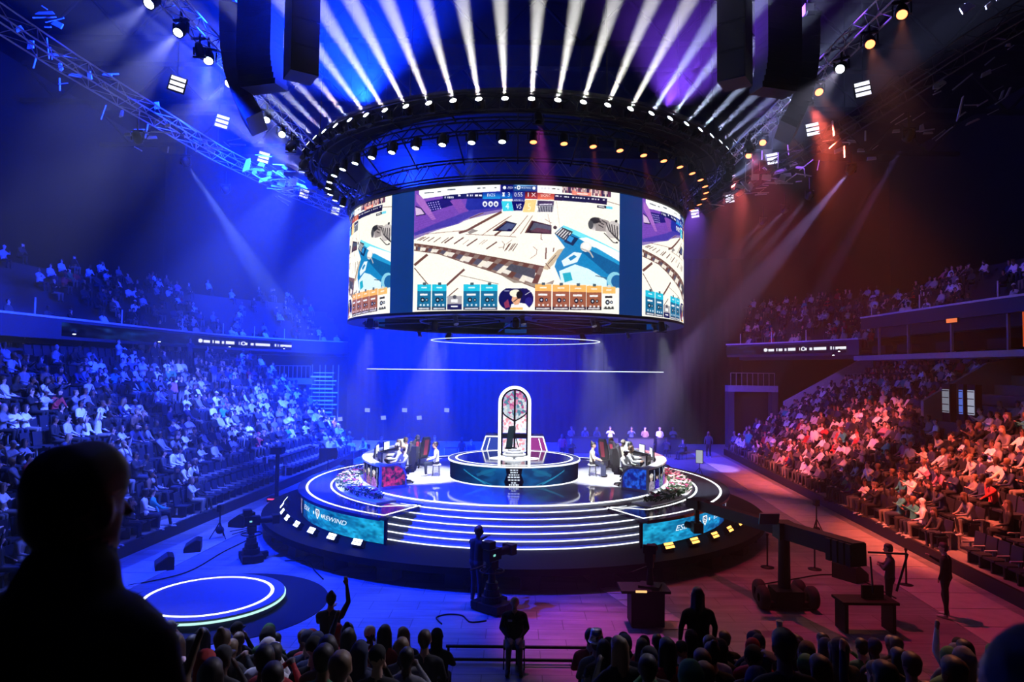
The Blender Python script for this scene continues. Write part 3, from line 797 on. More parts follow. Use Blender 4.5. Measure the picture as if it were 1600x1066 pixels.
MB().sector(2.6, 2.66, 0, .02, -180, 180, 72).build('foot_light', line_led, dz)

# rear ramp blocks behind the dais
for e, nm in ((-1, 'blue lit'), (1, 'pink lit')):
    o = thing('side_ramp', f'{nm} sloping ramp block beside the arch, wash put in as glow', 'ramp', (e * .7, SY + 2.75, HP))
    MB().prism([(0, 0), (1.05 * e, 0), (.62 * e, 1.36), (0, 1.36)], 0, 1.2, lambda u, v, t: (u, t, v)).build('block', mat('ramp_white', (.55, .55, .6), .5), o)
    MB().prism([(0, .04), (.94 * e, .04), (.58 * e, 1.28), (0, 1.28)], -.012, -.002, lambda u, v, t: (u, t, v)).build('wash_glow', glow('ramp_blue_wash', (.05, .10, .62), .8) if e < 0 else glow('ramp_pink_wash', (.50, .06, .42), .8), o)  # front sheet glows in place of the blue and pink wash light
    mb = MB(); mb.cyl((.98 * e, -.02, .02), (.58 * e, -.02, 1.33), .022, n=5); mb.cyl((.60 * e, -.02, 1.33), (0, -.02, 1.33), .022, n=5); mb.build('edge_light', line_led, o)
    mb = MB(); mb.cyl((.72 * e, -.02, .02), (.40 * e, -.02, 1.25), .02, n=5); mb.build('edge_light', line_led, o)

# arch with stained glass
AY = 29.5
ar = thing('arch', 'tall glowing white arch with stained glass panes on the dais', 'arch', (0, AY, HP + .76))
hw, hs = .64, 2.18
def archpath(rw, n=20): return [(-rw, 0)] + [(-rw, hs * i / 3) for i in range(1, 3)] + [(-rw * math.cos(math.pi * i / n), hs + rw * math.sin(math.pi * i / n)) for i in range(n + 1)] + [(rw, hs * i / 3) for i in (2, 1)] + [(rw, 0)]
mb = MB(); q = archpath(hw); mb.tube([(x, 0, z) for x, z in q], .062, 8); mb.build('glow_frame', glow('arch_led', (.92, .95, 1), 3.2), ar)
mb = MB()
qa, qb = archpath(hw - .06), archpath(hw - .13)
for i in range(len(qa) - 1):
    P = [(x, y, z) for y in (-.06, .10) for x, z in (qa[i], qa[i + 1], qb[i + 1], qb[i])]
    mb.add(P, [(0, 1, 2, 3), (7, 6, 5, 4), (0, 4, 5, 1), (1, 5, 6, 2), (2, 6, 7, 3), (3, 7, 4, 0)])
mb.build('inner_frame', black, ar)
def glassmat(name, cols, st, seed):
    m = bpy.data.materials.new(name); m.use_nodes = True; nt = m.node_tree; nt.nodes.clear(); L = nt.links.new
    out = nt.nodes.new('ShaderNodeOutputMaterial'); e = nt.nodes.new('ShaderNodeEmission'); tc = nt.nodes.new('ShaderNodeTexCoord'); vo = nt.nodes.new('ShaderNodeTexVoronoi')
    vo.inputs['Scale'].default_value = 9; mp = nt.nodes.new('ShaderNodeMapping'); mp.inputs['Location'].default_value = (seed, 0, seed)
    cr = nt.nodes.new('ShaderNodeValToRGB'); cr.color_ramp.interpolation = 'CONSTANT'; el = cr.color_ramp.elements
    while len(el) < len(cols): el.new(.5)
    for i, c in enumerate(cols): el[i].position = i / len(cols); el[i].color = (*c, 1)
    sp = nt.nodes.new('ShaderNodeSeparateColor')
    L(tc.outputs['Object'], mp.inputs[0]); L(mp.outputs[0], vo.inputs['Vector']); L(vo.outputs['Color'], sp.inputs[0]); L(sp.outputs[0], cr.inputs[0]); L(cr.outputs[0], e.inputs[0]); L(e.outputs[0], out.inputs[0])
    e.inputs[1].default_value = st; m.cycles.emission_sampling = 'NONE'; return m
g1 = glassmat('stained_upper', [(.55, .08, .30), (.75, .80, .85), (.10, .28, .42), (.45, .62, .75), (.8, .3, .5), (.85, .85, .9)], 1.0, 3)
g2 = glassmat('stained_lower', [(.9, .9, .95), (.85, .35, .42), (.95, .95, 1), (.7, .8, .9), (.9, .6, .7), (1, 1, 1)], 1.25, 8)
iw = hw - .14
def pane(name, poly, m): MB().prism(poly, .0, .03, lambda u, v, t: (u, t, v)).build(name, m, ar)
for e in (-1, 1):
    arc = [(e * iw * math.cos(math.pi / 2 * i / 10), hs + iw * math.sin(math.pi / 2 * i / 10)) for i in range(10)] + [(e * .04, hs + iw)]
    low = [(e * .04, 1.42)] + [(e * (.04 + (iw - .04) * math.sin(math.pi / 2 * i / 6)), 1.42 + .36 * (1 - math.cos(math.pi / 2 * i / 6)) ** .5) for i in range(1, 7)]
    pane('pane', low + arc, g1)
    pane('pane', [(e * .04, .86), (e * iw, .86)] + [(p[0], p[1] - .07) for p in low[::-1]], g2)
    pane('pane', [(e * .04, .05), (e * iw, .05), (e * iw, .62), (e * .04, .62)], g2)
    mb = MB(); mb.tube([(p[0], -.03, p[1] - .035) for p in low], .03, 6); mb.build('branch_bar', black, ar)
MB().box((0, -.02, 1.35), (.075, .08, 2.7)).build('centre_bar', black, ar)
MB().box((0, -.02, .74), (2 * iw, .08, .17)).build('cross_bar', black, ar)
# pedestal and trophy
pd = thing('trophy_pedestal', 'white glowing stepped pedestal in front of the arch', 'pedestal', (0, AY - .95, HP + .76))
for k, (r, z0, z1) in enumerate(((.46, 0, .09), (.36, .09, .2), (.27, .2, .30))):
    MB().lathe([(0, z0), (r, z0), (r, z1), (0, z1)], n=32, sm=False).build('tier', mat('pedestal_white', (.8, .8, .82), .3), pd)
    MB().loop((0, 0, z1), r, .018, 32, 5).build('tier_light', white_led, pd)
tr = thing('trophy', 'tall slender jewelled trophy standing on the pedestal', 'trophy', (-.14, AY - .95, HP + 1.06))
MB().prism([(-.22, 0), (.05, 0), (.09, .45), (.16, .95), (-.10, .92), (-.17, .45)], -.08, .08, lambda u, v, t: (u, t, v)).build('blade', mat('trophy_jewel', (.06, .12, .13), .25, .5, noise=.9, scale=30), tr)
MB().lathe([(0, 0), (.26, 0), (.26, .03), (.1, .06), (0, .06)], n=20).build('foot', blackm, tr)
mb = MB(); mb.cyl((.13, 0, .04), (.17, 0, .9), .022, n=6); mb.cyl((.17, 0, .55), (.32, 0, .05), .02, n=6); mb.build('strut', blackm, tr)

# ---- player desks, chairs, players
def gaming_chair():
    o = thing('gaming_chair', 'x', 'chair')
    cb = mat('chair_black', (.03, .03, .035), .5); cr_ = mat('chair_red', (.5, .05, .09), .5)
    mb = MB(); mb.box((0, .02, .47), (.5, .5, .1)); mb.box((-.26, .02, .50), (.06, .46, .12)); mb.box((.26, .02, .50), (.06, .46, .12)); mb.build('seat', cb, o)
    q = Matrix.Rotation(R(10), 3, 'X')
    bk = MB().prism([(-.22, 0), (.22, 0), (.27, .3), (.24, .62), (.17, .86), (-.17, .86), (-.24, .62), (-.27, .3)], -.06, .05, lambda u, v, t: (u, -.26 + t - v * .16, .50 + v)).build('backrest', cb, o)
    MB().prism([(-.10, .08), (.10, .08), (.12, .74), (-.12, .74)], -.08, -.058, lambda u, v, t: (u, -.26 + t - v * .16, .50 + v)).build('back_panel', cr_, bk)
    MB().cyl((0, 0, .1), (0, 0, .43), .035, n=8).build('gas_column', blackm, o)
    mb = MB()
    for i in range(5):
        a = 2 * math.pi * i / 5; mb.cyl((0, 0, .11), (.3 * math.cos(a), .3 * math.sin(a), .07), .03, .02, 6); mb.ell((.3 * math.cos(a), .3 * math.sin(a), .035), (.035, .035, .035), 6, 5)
    mb.build('star_base', blackm, o)
    for s in (-1, 1):
        mb = MB(); mb.box((s * .3, .0, .60), (.04, .05, .22)); mb.box((s * .3, .04, .71), (.08, .26, .035)); mb.build('armrest', cb, o)
    return o
def monitor():
    o = thing('monitor', 'x', 'monitor')
    MB().box((0, 0, .31), (.58, .035, .36)).build('housing', black, o)
    MB().box((0, .02, .31), (.55, .006, .33)).build('screen', glow('monitor_glow', (.75, .82, .95), 1.6), o)
    mb = MB(); mb.box((0, -.03, .12), (.05, .03, .24)); mb.box((0, -.02, .008), (.24, .16, .016)); mb.build('stand', black, o)
    return o
PLAYER = [figure('sit', .12, ('desk', 'desk'), h, voxel=.018, tris=2200, face=True) for h in ('short', 'cap', 'long')]
PROTO_CH, PROTO_MO = None, None
headset_me = None
def desk(s):
    nm, words = ('left', 'left player desk') if s < 0 else ('right', 'right player desk')
    loc = pol(5.5, s * 90, HP)
    d = thing('player_desk', f'curved white rimmed {nm} player desk with video outer wall and glass end', 'desk', loc)
    def B(mb, name, m, par=None): return shift(mb, loc if par is None else loc).build(name, m, par or d)
    A0, A1 = s * 52, s * 128; c = (0, SY); wm = mat('desk_white', (.82, .82, .85), .35)
    B(MB().sector(5.93, 6.03, HP, HP + .82, A0, A1, 60, c), 'outer_wall', black)
    B(MB().sector(5.72, 6.10, HP + .82, HP + .88, A0, A1, 60, c), 'top_rim', wm)
    B(MB().sector(6.03, 6.12, HP, HP + .06, A0, A1, 60, c), 'kick_rim', wm)
    B(MB().sector(5.25, 5.93, HP + .68, HP + .72, A0 + s * 1.5, A1 - s * 1.5, 50, c), 'counter', mat('desk_top', (.05, .05, .06), .4))
    W, H = 512, 64; cv = Canvas(W, H, (.03, .04, .12)); rg = random.Random(5 + s)
    for i in range(13):
        x = 20 + i * 38; k = rg.random()
        cv.oval(x, 26, 9, 11, (.8, .7, .66), .9); cv.poly([(x - 17, 64), (x - 14, 40), (x, 34), (x + 14, 40), (x + 17, 64)], (.1 + .7 * k, .2 + .5 * rg.random(), .5 + .4 * rg.random()), .9)
        cv.oval(x, 20, 10, 7, (.9, .88, .85) if k > .5 else (.05, .04, .06))
        cv.rect(x + 15, 4, x + 21, 60, (.75, .8, .95), .7)
    cv.a += cv.noise(.18, (120, 20), 9)[..., None]
    lw = led_mesh('video_wall', cv, 256, 32, lambda u, v: pol(6.036, A0 + (A1 - A0) * (u if s > 0 else 1 - u), HP + .06 + .75 * (1 - v)) - loc, MATS.get('desk_led') or led('desk_led', 1.1))
    put('video_wall', lw, d)
    for a, k in ((A0, -1), (A1, 1)):
        rr = [(5.0, 0), (6.08, 0), (6.08, .90), (5.5, .90)] + [(5.5 - .5 * math.sin(math.pi / 2 * i / 8), .40 + .5 * math.cos(math.pi / 2 * i / 8)) for i in range(1, 8)] + [(5.0, .40)]
        off = s * k * .6
        def F_(u, v, t): return pol(u, a + t * s, HP + v) - loc
        e = MB().prism(rr, -.45 * (1 if k < 0 else -1), .35 * (1 if k < 0 else -1), F_).build('end_panel', wm if k > 0 else mat('desk_frame', (.45, .46, .52), .35), d)
        if k < 0:
            r2 = [(5.07, .12), (6.0, .12), (6.0, .82), (5.5, .82)] + [(5.5 - .43 * math.sin(math.pi / 2 * i / 8), .39 + .43 * math.cos(math.pi / 2 * i / 8)) for i in range(1, 8)] + [(5.07, .39)]
            gm = bpy.data.materials.new('end_glass_' + nm); gm.use_nodes = True; nt = gm.node_tree; nt.nodes.clear(); L = nt.links.new
            out = nt.nodes.new('ShaderNodeOutputMaterial'); em = nt.nodes.new('ShaderNodeEmission'); nz = nt.nodes.new('ShaderNodeTexNoise'); nz.inputs['Scale'].default_value = 7; nz.inputs['Detail'].default_value = 6
            cr2 = nt.nodes.new('ShaderNodeValToRGB'); el = cr2.color_ramp.elements; el[0].position = .42; el[1].position = .68
            el[0].color = (.012, .02, .10, 1) if s < 0 else (.004, .012, .22, 1); el[1].color = (.75, .04, .28, 1) if s < 0 else (.02, .14, .85, 1)
            tc = nt.nodes.new('ShaderNodeTexCoord'); L(tc.outputs['Object'], nz.inputs['Vector']); L(nz.outputs['Fac'], cr2.inputs[0]); L(cr2.outputs[0], em.inputs[0]); L(em.outputs[0], out.inputs[0]); em.inputs[1].default_value = 1.1; gm.cycles.emission_sampling = 'NONE'
            MB().prism(r2, -.62, -.44, F_).build('end_glass', gm, e)
    # players with chairs and screens
    global PROTO_CH, PROTO_MO
    for i in range(5):
        a = s * (63 + 13.2 * i); ra = R(a)
        face = math.atan2(-math.cos(ra), math.sin(ra)) - math.pi / 2          # local +Y points outwards
        if PROTO_CH is None: PROTO_CH, PROTO_MO = gaming_chair(), monitor(); ch, mo = PROTO_CH, PROTO_MO
        else: ch, mo = copy_tree(PROTO_CH), copy_tree(PROTO_MO)
        ch.location = pol(4.62, a, HP); ch.rotation_euler = (0, 0, face + .25 * s * (i - 2) * .4)
        ch['label'] = f'black and red gaming chair at the {words}, {NUM[i]} from the glass end'; ch['group'] = 'gaming chairs'
        mo.location = pol(5.62, a, HP + .72); mo.rotation_euler = (0, 0, face + math.pi)
        mo['label'] = f'slim monitor on the {words}, {NUM[i]} from the glass end'; mo['group'] = 'player monitors'
        p = person(PLAYER[(i + (s > 0)) % 3], pol(4.66, a, HP + .03), face + .25 * s * (i - 2) * .4, ['white', 'pale grey', 'white', 'cream', 'pale grey'][i], f'player in pale jersey seated at the {words}, {NUM[i]} from the glass end', 'players at the desks')
        hs = MB(); hs.loop((0, 0, 0), .1, .013, 16, 5); 
        hs.v = [(x, z_, max(-.02, y)) for x, y, z_ in hs.v]
        hs.cyl((-.115, 0, -.03), (-.08, 0, -.03), .042, n=8); hs.cyl((.08, 0, -.03), (.115, 0, -.03), .042, n=8)
        h = hs.build('headset', black, p, (0, .095, 1.27))
desk(-1); desk(1)

# flower beds
leafm = mat('leaf_green', (.03, .09, .03), .6); 
for s in (-1, 1):
    nm = 'left' if s < 0 else 'right'; rg = random.Random(40 + s)
    fb = thing('flower_bed', f'crescent bed of white and pink flowers outside the {nm} player desk', 'flower bed', pol(6.7, s * 75, HD))
    loc = fb.location.copy()
    shift(MB().sector(6.22, 7.08, HD, HD + .05, s * 40, s * 108, 40, (0, SY)), loc).build('tray', mat('bed_white', (.7, .7, .72), .5), fb)
    lf = MB(); bl = {k: MB() for k in ('white', 'pink', 'cream')}
    def inside():
        a = 42 + 64 * rg.random(); wd = min(1, (a - 40) / 10) * min(1, (109 - a) / 8)
        return a, 6.65 + (rg.random() - .5) * .74 * wd
    for i in range(900):
        a, r = inside(); p = pol(r, s * a, HD + .05 + .16 * rg.random()); h = .10 + .1 * rg.random(); t = rg.random() * 6.3; e = Vector((math.cos(t), math.sin(t), .7)).normalized(); sd = e.orthogonal().normalized()
        lf.add([p, p + e * h * .5 + sd * .035, p + e * h, p + e * h * .5 - sd * .035], [(0, 1, 2, 3)])
    for i in range(330):
        a, r = inside(); k = 'pink' if (math.sin(a * .55 + r * 3) > .72) else ('cream' if rg.random() < .2 else 'white')
        if math.sin(a * .9 + 1) > .35 and k != 'pink': continue
        p = pol(r, s * a, HD + .20 + .10 * rg.random()); q = .045 + .025 * rg.random(); n = 6; t0 = rg.random() * 6
        P = [p]; 
        for j in range(n * 2): t = t0 + math.pi * j / n; rr = q if j % 2 == 0 else q * .55; P.append(p + Vector((rr * math.cos(t), rr * math.sin(t), .03 if j % 2 == 0 else .012)))
        P.append(p + Vector((0, 0, .035)))
        bl[k].add(P, [(0, 1 + (j + 1) % (2 * n), 1 + j) for j in range(2 * n)] + [(2 * n + 1, 1 + j, 1 + (j + 1) % (2 * n)) for j in range(2 * n)])
    o = shift(lf, loc).build('foliage', leafm, fb, fix=False); o['kind'] = 'stuff'
    for k, c in (('white', (.8, .8, .8)), ('pink', (.6, .05, .22)), ('cream', (.75, .65, .4))):
        o = shift(bl[k], loc).build(k + '_blossoms', mat('petal_' + k, c, .6), fb, fix=False); o['kind'] = 'stuff'

# hosts on stools
def stool():
    o = thing('stool', 'x', 'stool')
    MB().lathe([(0, .44), (.2, .44), (.21, .46), (.2, .49), (0, .49)], n=20).build('seat', mat('stool_white', (.7, .7, .72), .4), o)
    for i in range(4):
        a = math.pi / 4 + math.pi / 2 * i; MB().cyl((.15 * math.cos(a), .15 * math.sin(a), .45), (.2 * math.cos(a), .2 * math.sin(a), 0), .014, n=6).build('leg', grey, o)
    MB().loop((0, 0, .18), .18, .01, 20, 4).build('foot_ring', grey, o)
    return o
host = figure('sit', .06, ('lap', 'lap'), 'short', voxel=.018, tris=2400, face=True)
p = at_z(681, 744, HP); st1 = stool(); st1.location = p; st1['label'] = 'white round stool under the host beside the left desk'; st1['group'] = 'host stools'
person(host, p + Vector((0, 0, .0)), R(95), 'white', 'host in white jacket seated on stool right of the left desk', 'hosts')
p = at_z(926, 744, HP); st2 = copy_tree(st1); st2.location = p; st2['label'] = 'white round stool under the host beside the right desk'
hl = person(figure('sit', .02, ('lap', 'lap'), 'bun', voxel=.018, tris=2400, face=True, sleeves=False), p, R(-100), 'cream', 'host in pale top and dark skirt seated left of the right desk', 'hosts')
MB().prism([(-.19, .62), (.19, .62), (.22, .40), (.30, .06), (-.30, .06), (-.22, .40)], 0, 1, lambda u, v, t: (u, (.02 if v > .5 else .34) + t * (.22 if v > .5 else .20), v)).build('skirt', mat('skirt_navy', (.02, .025, .07), .8), hl)
# audience lamps standing on the base disc
WL, OL = glow('blinder_white', (.85, .95, 1), 6), glow('blinder_orange', (1, .42, .09), 3.0)
def blinder(a, warm, k):
    p = pol(8.93, a, HB); nm = 'orange' if warm else 'white'; sd = 'right' if warm else 'left'
    o = thing('floor_lamp', f'{nm} twin bar floor lamp on the stage base, {NUM[k]} {sd} of the steps', 'lamp', p, R(a), 'floor lamps around the stage base')
    q = Matrix.Rotation(R(-38), 3, 'X')
    MB().box((0, 0, .13), (.40, .16, .20), q).build('housing', black, o)
    for e in (-1, 1): MB().box(Vector((0, 0, .13)) + q @ Vector((0, -.085, e * .052)), (.35, .01, .075), q).build('light_bar', OL if warm else WL, o)
    mb = MB(); mb.box((-.21, 0, .07), (.015, .08, .14)); mb.box((.21, 0, .07), (.015, .08, .14)); mb.build('bracket', blackm, o)
for k in range(8): blinder(-31 - 7.2 * k, False, k)
for k in range(6): blinder(31 + 7.2 * k, True, k)
# key lamps for the two desks are aimed from the lighting ring; see the rig
# ------------------------------------------------------------------ the hanging cylindrical video screen
SR, ST, SB, SHALF = 6.75, 11.87, 7.86, 30.15
def game_canvas():
    W, H = 880, 520
    def xf(p):
        px, py = p; dx = px - CX; th = math.asin(max(-.99, min(.99, dx * (SY - SR) / (SR * F))))
        for _ in range(12): th = math.asin(max(-.999, min(.999, dx * (SY - SR * math.cos(th)) / (SR * F))))
        yd = SY - SR * math.cos(th); z = 6 + (578 + .0114 * (px - 800) - py) * yd / F
        return ((math.degrees(th) + SHALF) / (2 * SHALF) * W, (ST - z) / (ST - SB) * H)
    cv = Canvas(W, H, (1, .985, .935), xf)
    A = lambda P: [(640 + x / 9.412, 280 + y / 9.412) for x, y in P]
    B = lambda P: [(800 + x / 8.889, 280 + y / 8.889) for x, y in P]
    D = lambda P: [(640 + x / 4.706, 380 + y / 4.706) for x, y in P]
    E1 = lambda P: [(520 + x / 2.807, 270 + y / 2.807) for x, y in P]
    T = lambda P: [(780 + x / 21.32, 280 + y / 21.32) for x, y in P]
    br = (.42, .26, .24); brl = (.58, .40, .36); navy = (.05, .06, .36); wt = (1, 1, 1)
    # wall at the top left
    cv.poly(A([(30, 60), (1330, 60), (1340, 420), (1000, 480), (700, 640), (200, 800), (30, 860)]), (.47, .28, .72))
    cv.poly(A([(820, 240), (1330, 240), (1335, 425), (900, 490), (790, 400)]), (.12, .16, .62))
    cv.poly(A([(60, 830), (30, 780), (560, 560), (860, 440), (1330, 400), (1330, 440), (1000, 490), (640, 660)]), (.27, .22, .66))
    cv.poly(A([(30, 880), (30, 830), (640, 650), (1000, 480), (1330, 425), (1330, 460), (900, 560)]), (.55, .46, .72))
    cv.poly(A([(160, 320), (560, 250), (620, 360), (290, 465)]), (.10, .07, .46)); cv.poly(A([(560, 300), (720, 270), (830, 460), (700, 480)]), (.53, .30, .70))
    for i in range(5):
        for j in range(4): cv.rect(*A([(235 + i * 36 + j * 12, 330 + j * 32 - i * 6)])[0], *A([(250 + i * 36 + j * 12, 346 + j * 32 - i * 6)])[0], (.75, .70, .95))
    cv.poly(A([(60, 200), (160, 250), (360, 575), (300, 590), (60, 310)]), (.66, .42, .78)); cv.poly(A([(50, 400), (130, 420), (190, 500), (60, 520)]), (.85, .75, .88)); cv.line(A([(50, 380), (130, 410), (200, 500), (60, 525)]), 1.5, (.1, .06, .3))
    for k in range(7): cv.line(A([(60, 560 + k * 38), (820, 400 + k * 14)]), .5, (.36, .2, .6), .6)
    # beams, ticks and windows of the pale roof
    for P, w_ in (([(700, 780), (830, 740), (1330, 465)], 3.6), ([(1230, 820), (1330, 740)], 3), ([(860, 560), (1060, 480)], 1.4)): cv.line(A(P), w_, br)
    cv.poly(A([(830, 770), (900, 720), (990, 745), (860, 800)]), (.6, .56, .55))
    for P in ([(1040, 815), (1480, 520)], [(1110, 760), (1440, 540)], [(1450, 835), (1620, 640)], [(800, 800), (1550, 840)], [(200, 800), (860, 740)]): cv.line(A(P), .8, brl)
    cv.poly(A([(1200, 750), (1400, 598), (1560, 640), (1480, 755)]), (.10, .09, .24)); cv.poly(A([(1290, 730), (1410, 630), (1540, 650), (1460, 745)]), (.30, .34, .52)); cv.poly(A([(1390, 755), (1440, 715), (1480, 730), (1465, 757)]), (.06, .03, .28)); cv.line(A([(1210, 745), (1400, 605)]), 2.2, br)
    cv.poly(B([(160, 735), (262, 560), (535, 630), (535, 755)]), (.17, .10, .16)); cv.poly(B([(230, 700), (290, 590), (525, 640), (520, 700)]), (.30, .34, .42)); cv.poly(B([(240, 715), (330, 660), (500, 690), (520, 740)]), (.36, .24, .30)); cv.line(B([(170, 735), (262, 565)]), 2.2, br)
    cv.line(B([(0, 740), (200, 490)]), 1, brl); cv.line(B([(100, 750), (270, 490)]), 1, brl); cv.line(B([(540, 600), (440, 540)]), .7, brl); cv.line(B([(600, 280), (650, 660)]), .6, (.8, .74, .66)); cv.line(B([(390, 740), (392, 830), (410, 832)]), .9, br); cv.line(B([(480, 470), (525, 640)]), .5, brl)
    for x in (30, 60, 110, 180, 270, 380): cv.line(A([(x + 60, 885 + x * .12), (x + 150 + x * .05, 838 + x * .03)]), 1.1, br)
    for x, y, L_ in ((490, 930, 1), (630, 945, 1.1), (820, 975, 1.2), (1110, 1020, 1.2)): cv.line(A([(x, y), (x + 130 * L_, y - 90 * L_)]), 1.9, br)
    for x in (760, 1000, 1040, 1400): cv.line(A([(x, 950), (x + 90, 880)]), .6, brl)
    for P in ([(1400, 1035), (1470, 930)], [(1470, 1035), (1540, 935)]): cv.line(A(P), 1.3, br)
    cv.line(A([(1290, 1000), (1365, 990), (1380, 950), (1340, 900)]), .7, brl)
    cv.line(D([(680, 40), (690, 0)]), 1, br); cv.line(D([(880, 110), (925, 80), (930, 45), (900, 20)]), .7, brl); cv.line(D([(995, 115), (998, 30)]), 2, br); cv.line(D([(1050, 60), (1055, 30)]), 1.6, br)
    for x in (0, 30, 60): cv.line(D([(690 + x, 55), (725 + x, 0)]), 1.1, br)
    # the eave band
    up, lo = [(20, 0), (240, 30), (480, 78), (760, 130), (985, 172)], [(20, 50), (200, 75), (420, 150), (650, 225), (925, 330)]
    def at(L_, t): k = min(3, int(t * 4)); f = t * 4 - k; return (L_[k][0] + (L_[k + 1][0] - L_[k][0]) * f, L_[k][1] + (L_[k + 1][1] - L_[k][1]) * f)
    cv.poly(D(up + lo[::-1]), (.55, .45, .42))
    nb = 15
    for i in range(nb):
        t0, t1 = (i / nb) ** 1.25, ((i + .55) / nb) ** 1.25; t2 = ((i + 1) / nb) ** 1.25
        a, b, c_, d_ = at(up, t0), at(up, t1), at(lo, t1), at(lo, t0); mid = lambda p, q, f: (p[0] + (q[0] - p[0]) * f, p[1] + (q[1] - p[1]) * f)
        cv.poly(D([a, b, mid(b, c_, .35), mid(a, d_, .35)]), br); cv.poly(D([mid(a, d_, .35), mid(b, c_, .35), mid(b, c_, .85), mid(a, d_, .85)]), (.34, .32, .40) if i % 2 else (.93, .90, .86))
        e, f_ = at(up, t2), at(lo, t2); cv.poly(D([mid(b, c_, .4), mid(e, f_, .4), mid(e, f_, .95), mid(b, c_, .95)]), (.96, .92, .86) if i % 2 else br)
    cv.line(D(up), 1.8, br); cv.line(D(lo), 1.0, br)
    cv.poly(D([(660, 230), (925, 325), (1060, 270), (1050, 300), (760, 290)]), (.62, .56, .52)); cv.poly(D([(740, 150), (920, 190), (915, 260), (700, 190)]), (.30, .30, .36))
    for P, w_ in (([(25, 160), (120, 80)], 4), ([(25, 180), (130, 305)], 1.4), ([(265, 310), (395, 190)], 3.4), ([(365, 235), (650, 300)], .7), ([(270, 400), (350, 330)], 1.5)): cv.line(D(P), w_, br)
    m = cv.a.copy()
    # banner and score strip
    cv.poly(A([(95, 60), (1305, 45), (1305, 155), (165, 268), (100, 200)]), (1, 1, .98)); cv.poly(B([(330, 60), (675, 80), (675, 178), (335, 168)]), (1, 1, .98))
    for x0, x1, y in ((180, 320, 183), (375, 425, 165), (520, 640, 135), (965, 1010, 112), (1040, 1085, 108), (1220, 1250, 103)): cv.line(A([(x0, y), (x1, y - (x1 - x0) * .07)]), 1.6, (.32, .36, .45))
    for x in (400, 440, 490): cv.oval(*B([(x, 108)])[0], 2, 2, (.86, .88, .9))
    cv.line(B([(535, 110), (585, 112)]), 1.4, (.2, .2, .2)); cv.line(B([(610, 118), (640, 120)]), 1, (.3, .3, .3))
    cv.poly(A([(455, 222), (1045, 172), (1045, 262), (455, 285)]), navy)
    for x in (480, 520, 545, 570, 595): cv.rect(*A([(x, 232)])[0], *A([(x + 18, 262)])[0], wt, .85)
    for x0, x1 in ((680, 715), (810, 832), (860, 872), (885, 897), (930, 975), (990, 1035)): cv.rect(*A([(x0, 204)])[0], *A([(x1, 232)])[0], wt, .9)
    cv.poly(A([(1045, 168), (1310, 160), (1310, 268), (1045, 272)]), lambda u, v: np.stack([.02 + .1 * v, .12 + .55 * v, .62 + .3 * v], -1))
    cv.text('FAZE', *A([(1174, 214)])[0], 4.9, wt, 0, .8)
    for x in (1080, 1165, 1245): cv.oval(*A([(x, 345)])[0], 3.8, 4.4, (.95, .96, 1)); cv.oval(*A([(x, 350)])[0], 1.6, 2.2, (.2, .22, .5)); cv.poly(A([(x - 16, 375), (x + 16, 375), (x, 395)]), (.95, .96, 1))
    cv.poly(T([(-10, 90), (1215, 90), (1215, 620), (-10, 620)]), (.04, .06, .42)); cv.poly(T([(400, 120), (1210, 120), (1200, 350), (420, 350)]), (.08, .26, .55)); cv.poly(T([(420, 130), (1180, 130), (1180, 170), (700, 190)]), (.45, .66, .85))
    cv.oval(*T([(115, 230)])[0], 2.6, 2.7, wt); cv.text('ESIX', *T([(320, 232)])[0], 3.2, wt, .3); cv.oval(*T([(590, 225)])[0], 3.2, 3.4, (.92, .95, 1)); cv.oval(*T([(590, 222)])[0], 1.4, 1.6, (.3, .4, .5)); cv.text('REWIND', *T([(885, 235)])[0], 3.0, wt, .3, .75); cv.oval(*T([(1105, 245)])[0], 2.4, 2.6, wt)
    for x in (475, 705): cv.rect(*T([(x - 15, 205)])[0], *T([(x + 15, 255)])[0], wt)
    cv.poly(T([(-10, 370), (385, 370), (385, 600), (-10, 600)]), lambda u, v: np.stack([.02 + 0 * v, .08 + .45 * v, .5 + .42 * v], -1)); cv.poly(T([(805, 370), (1215, 370), (1210, 605), (810, 605)]), lambda u, v: np.stack([.30 + .55 * v, .05 + .2 * v, .12 + .12 * v], -1))
    cv.poly(T([(390, 370), (800, 370), (800, 680), (390, 680)]), (.16, .20, .58))
    cv.poly(T([(40, 395), (130, 395), (110, 455), (135, 530), (35, 530), (60, 455)]), wt); cv.text('3', *T([(262, 462)])[0], 6.6, wt); cv.text('0:55', *T([(585, 462)])[0], 6.2, wt, 0, .88); cv.text('1', *T([(915, 470)])[0], 6.6, wt); cv.text('X', *T([(1095, 475)])[0], 6.4, (.98, .92, .92), 0, 1.15)
    cv.text('ROUND 6', *T([(585, 648)])[0], 2.2, wt)
    cv.poly(T([(360, 690), (820, 690), (720, 1010), (430, 1010)]), (.03, .03, .40)); cv.text('VS', *T([(598, 862)])[0], 7.8, wt, .1, .72)
    cv.poly(T([(10, 690), (360, 690), (425, 1025), (70, 1025)]), (.22, .82, .92)); cv.text('4', *T([(215, 855)])[0], 10.5, (.92, 1, 1), 0, .8)
    cv.poly(T([(820, 645), (1195, 645), (1130, 1060), (735, 1060)]), (1, .84, .55)); cv.text('5', *T([(955, 880)])[0], 10.5, (1, 1, .86), 0, .8)
    cv.poly(B([(330, 168), (572, 182), (568, 266), (330, 262)]), lambda u, v: np.stack([.65 + .33 * v, .20 + .32 * v, .16 + .2 * v], -1)); cv.text('SECRET', *B([(448, 206)])[0], 4.5, (1, .95, .9), -.06, .72)
    cv.poly(B([(572, 182), (1312, 250), (1306, 338), (566, 276)]), (.10, .08, .28))
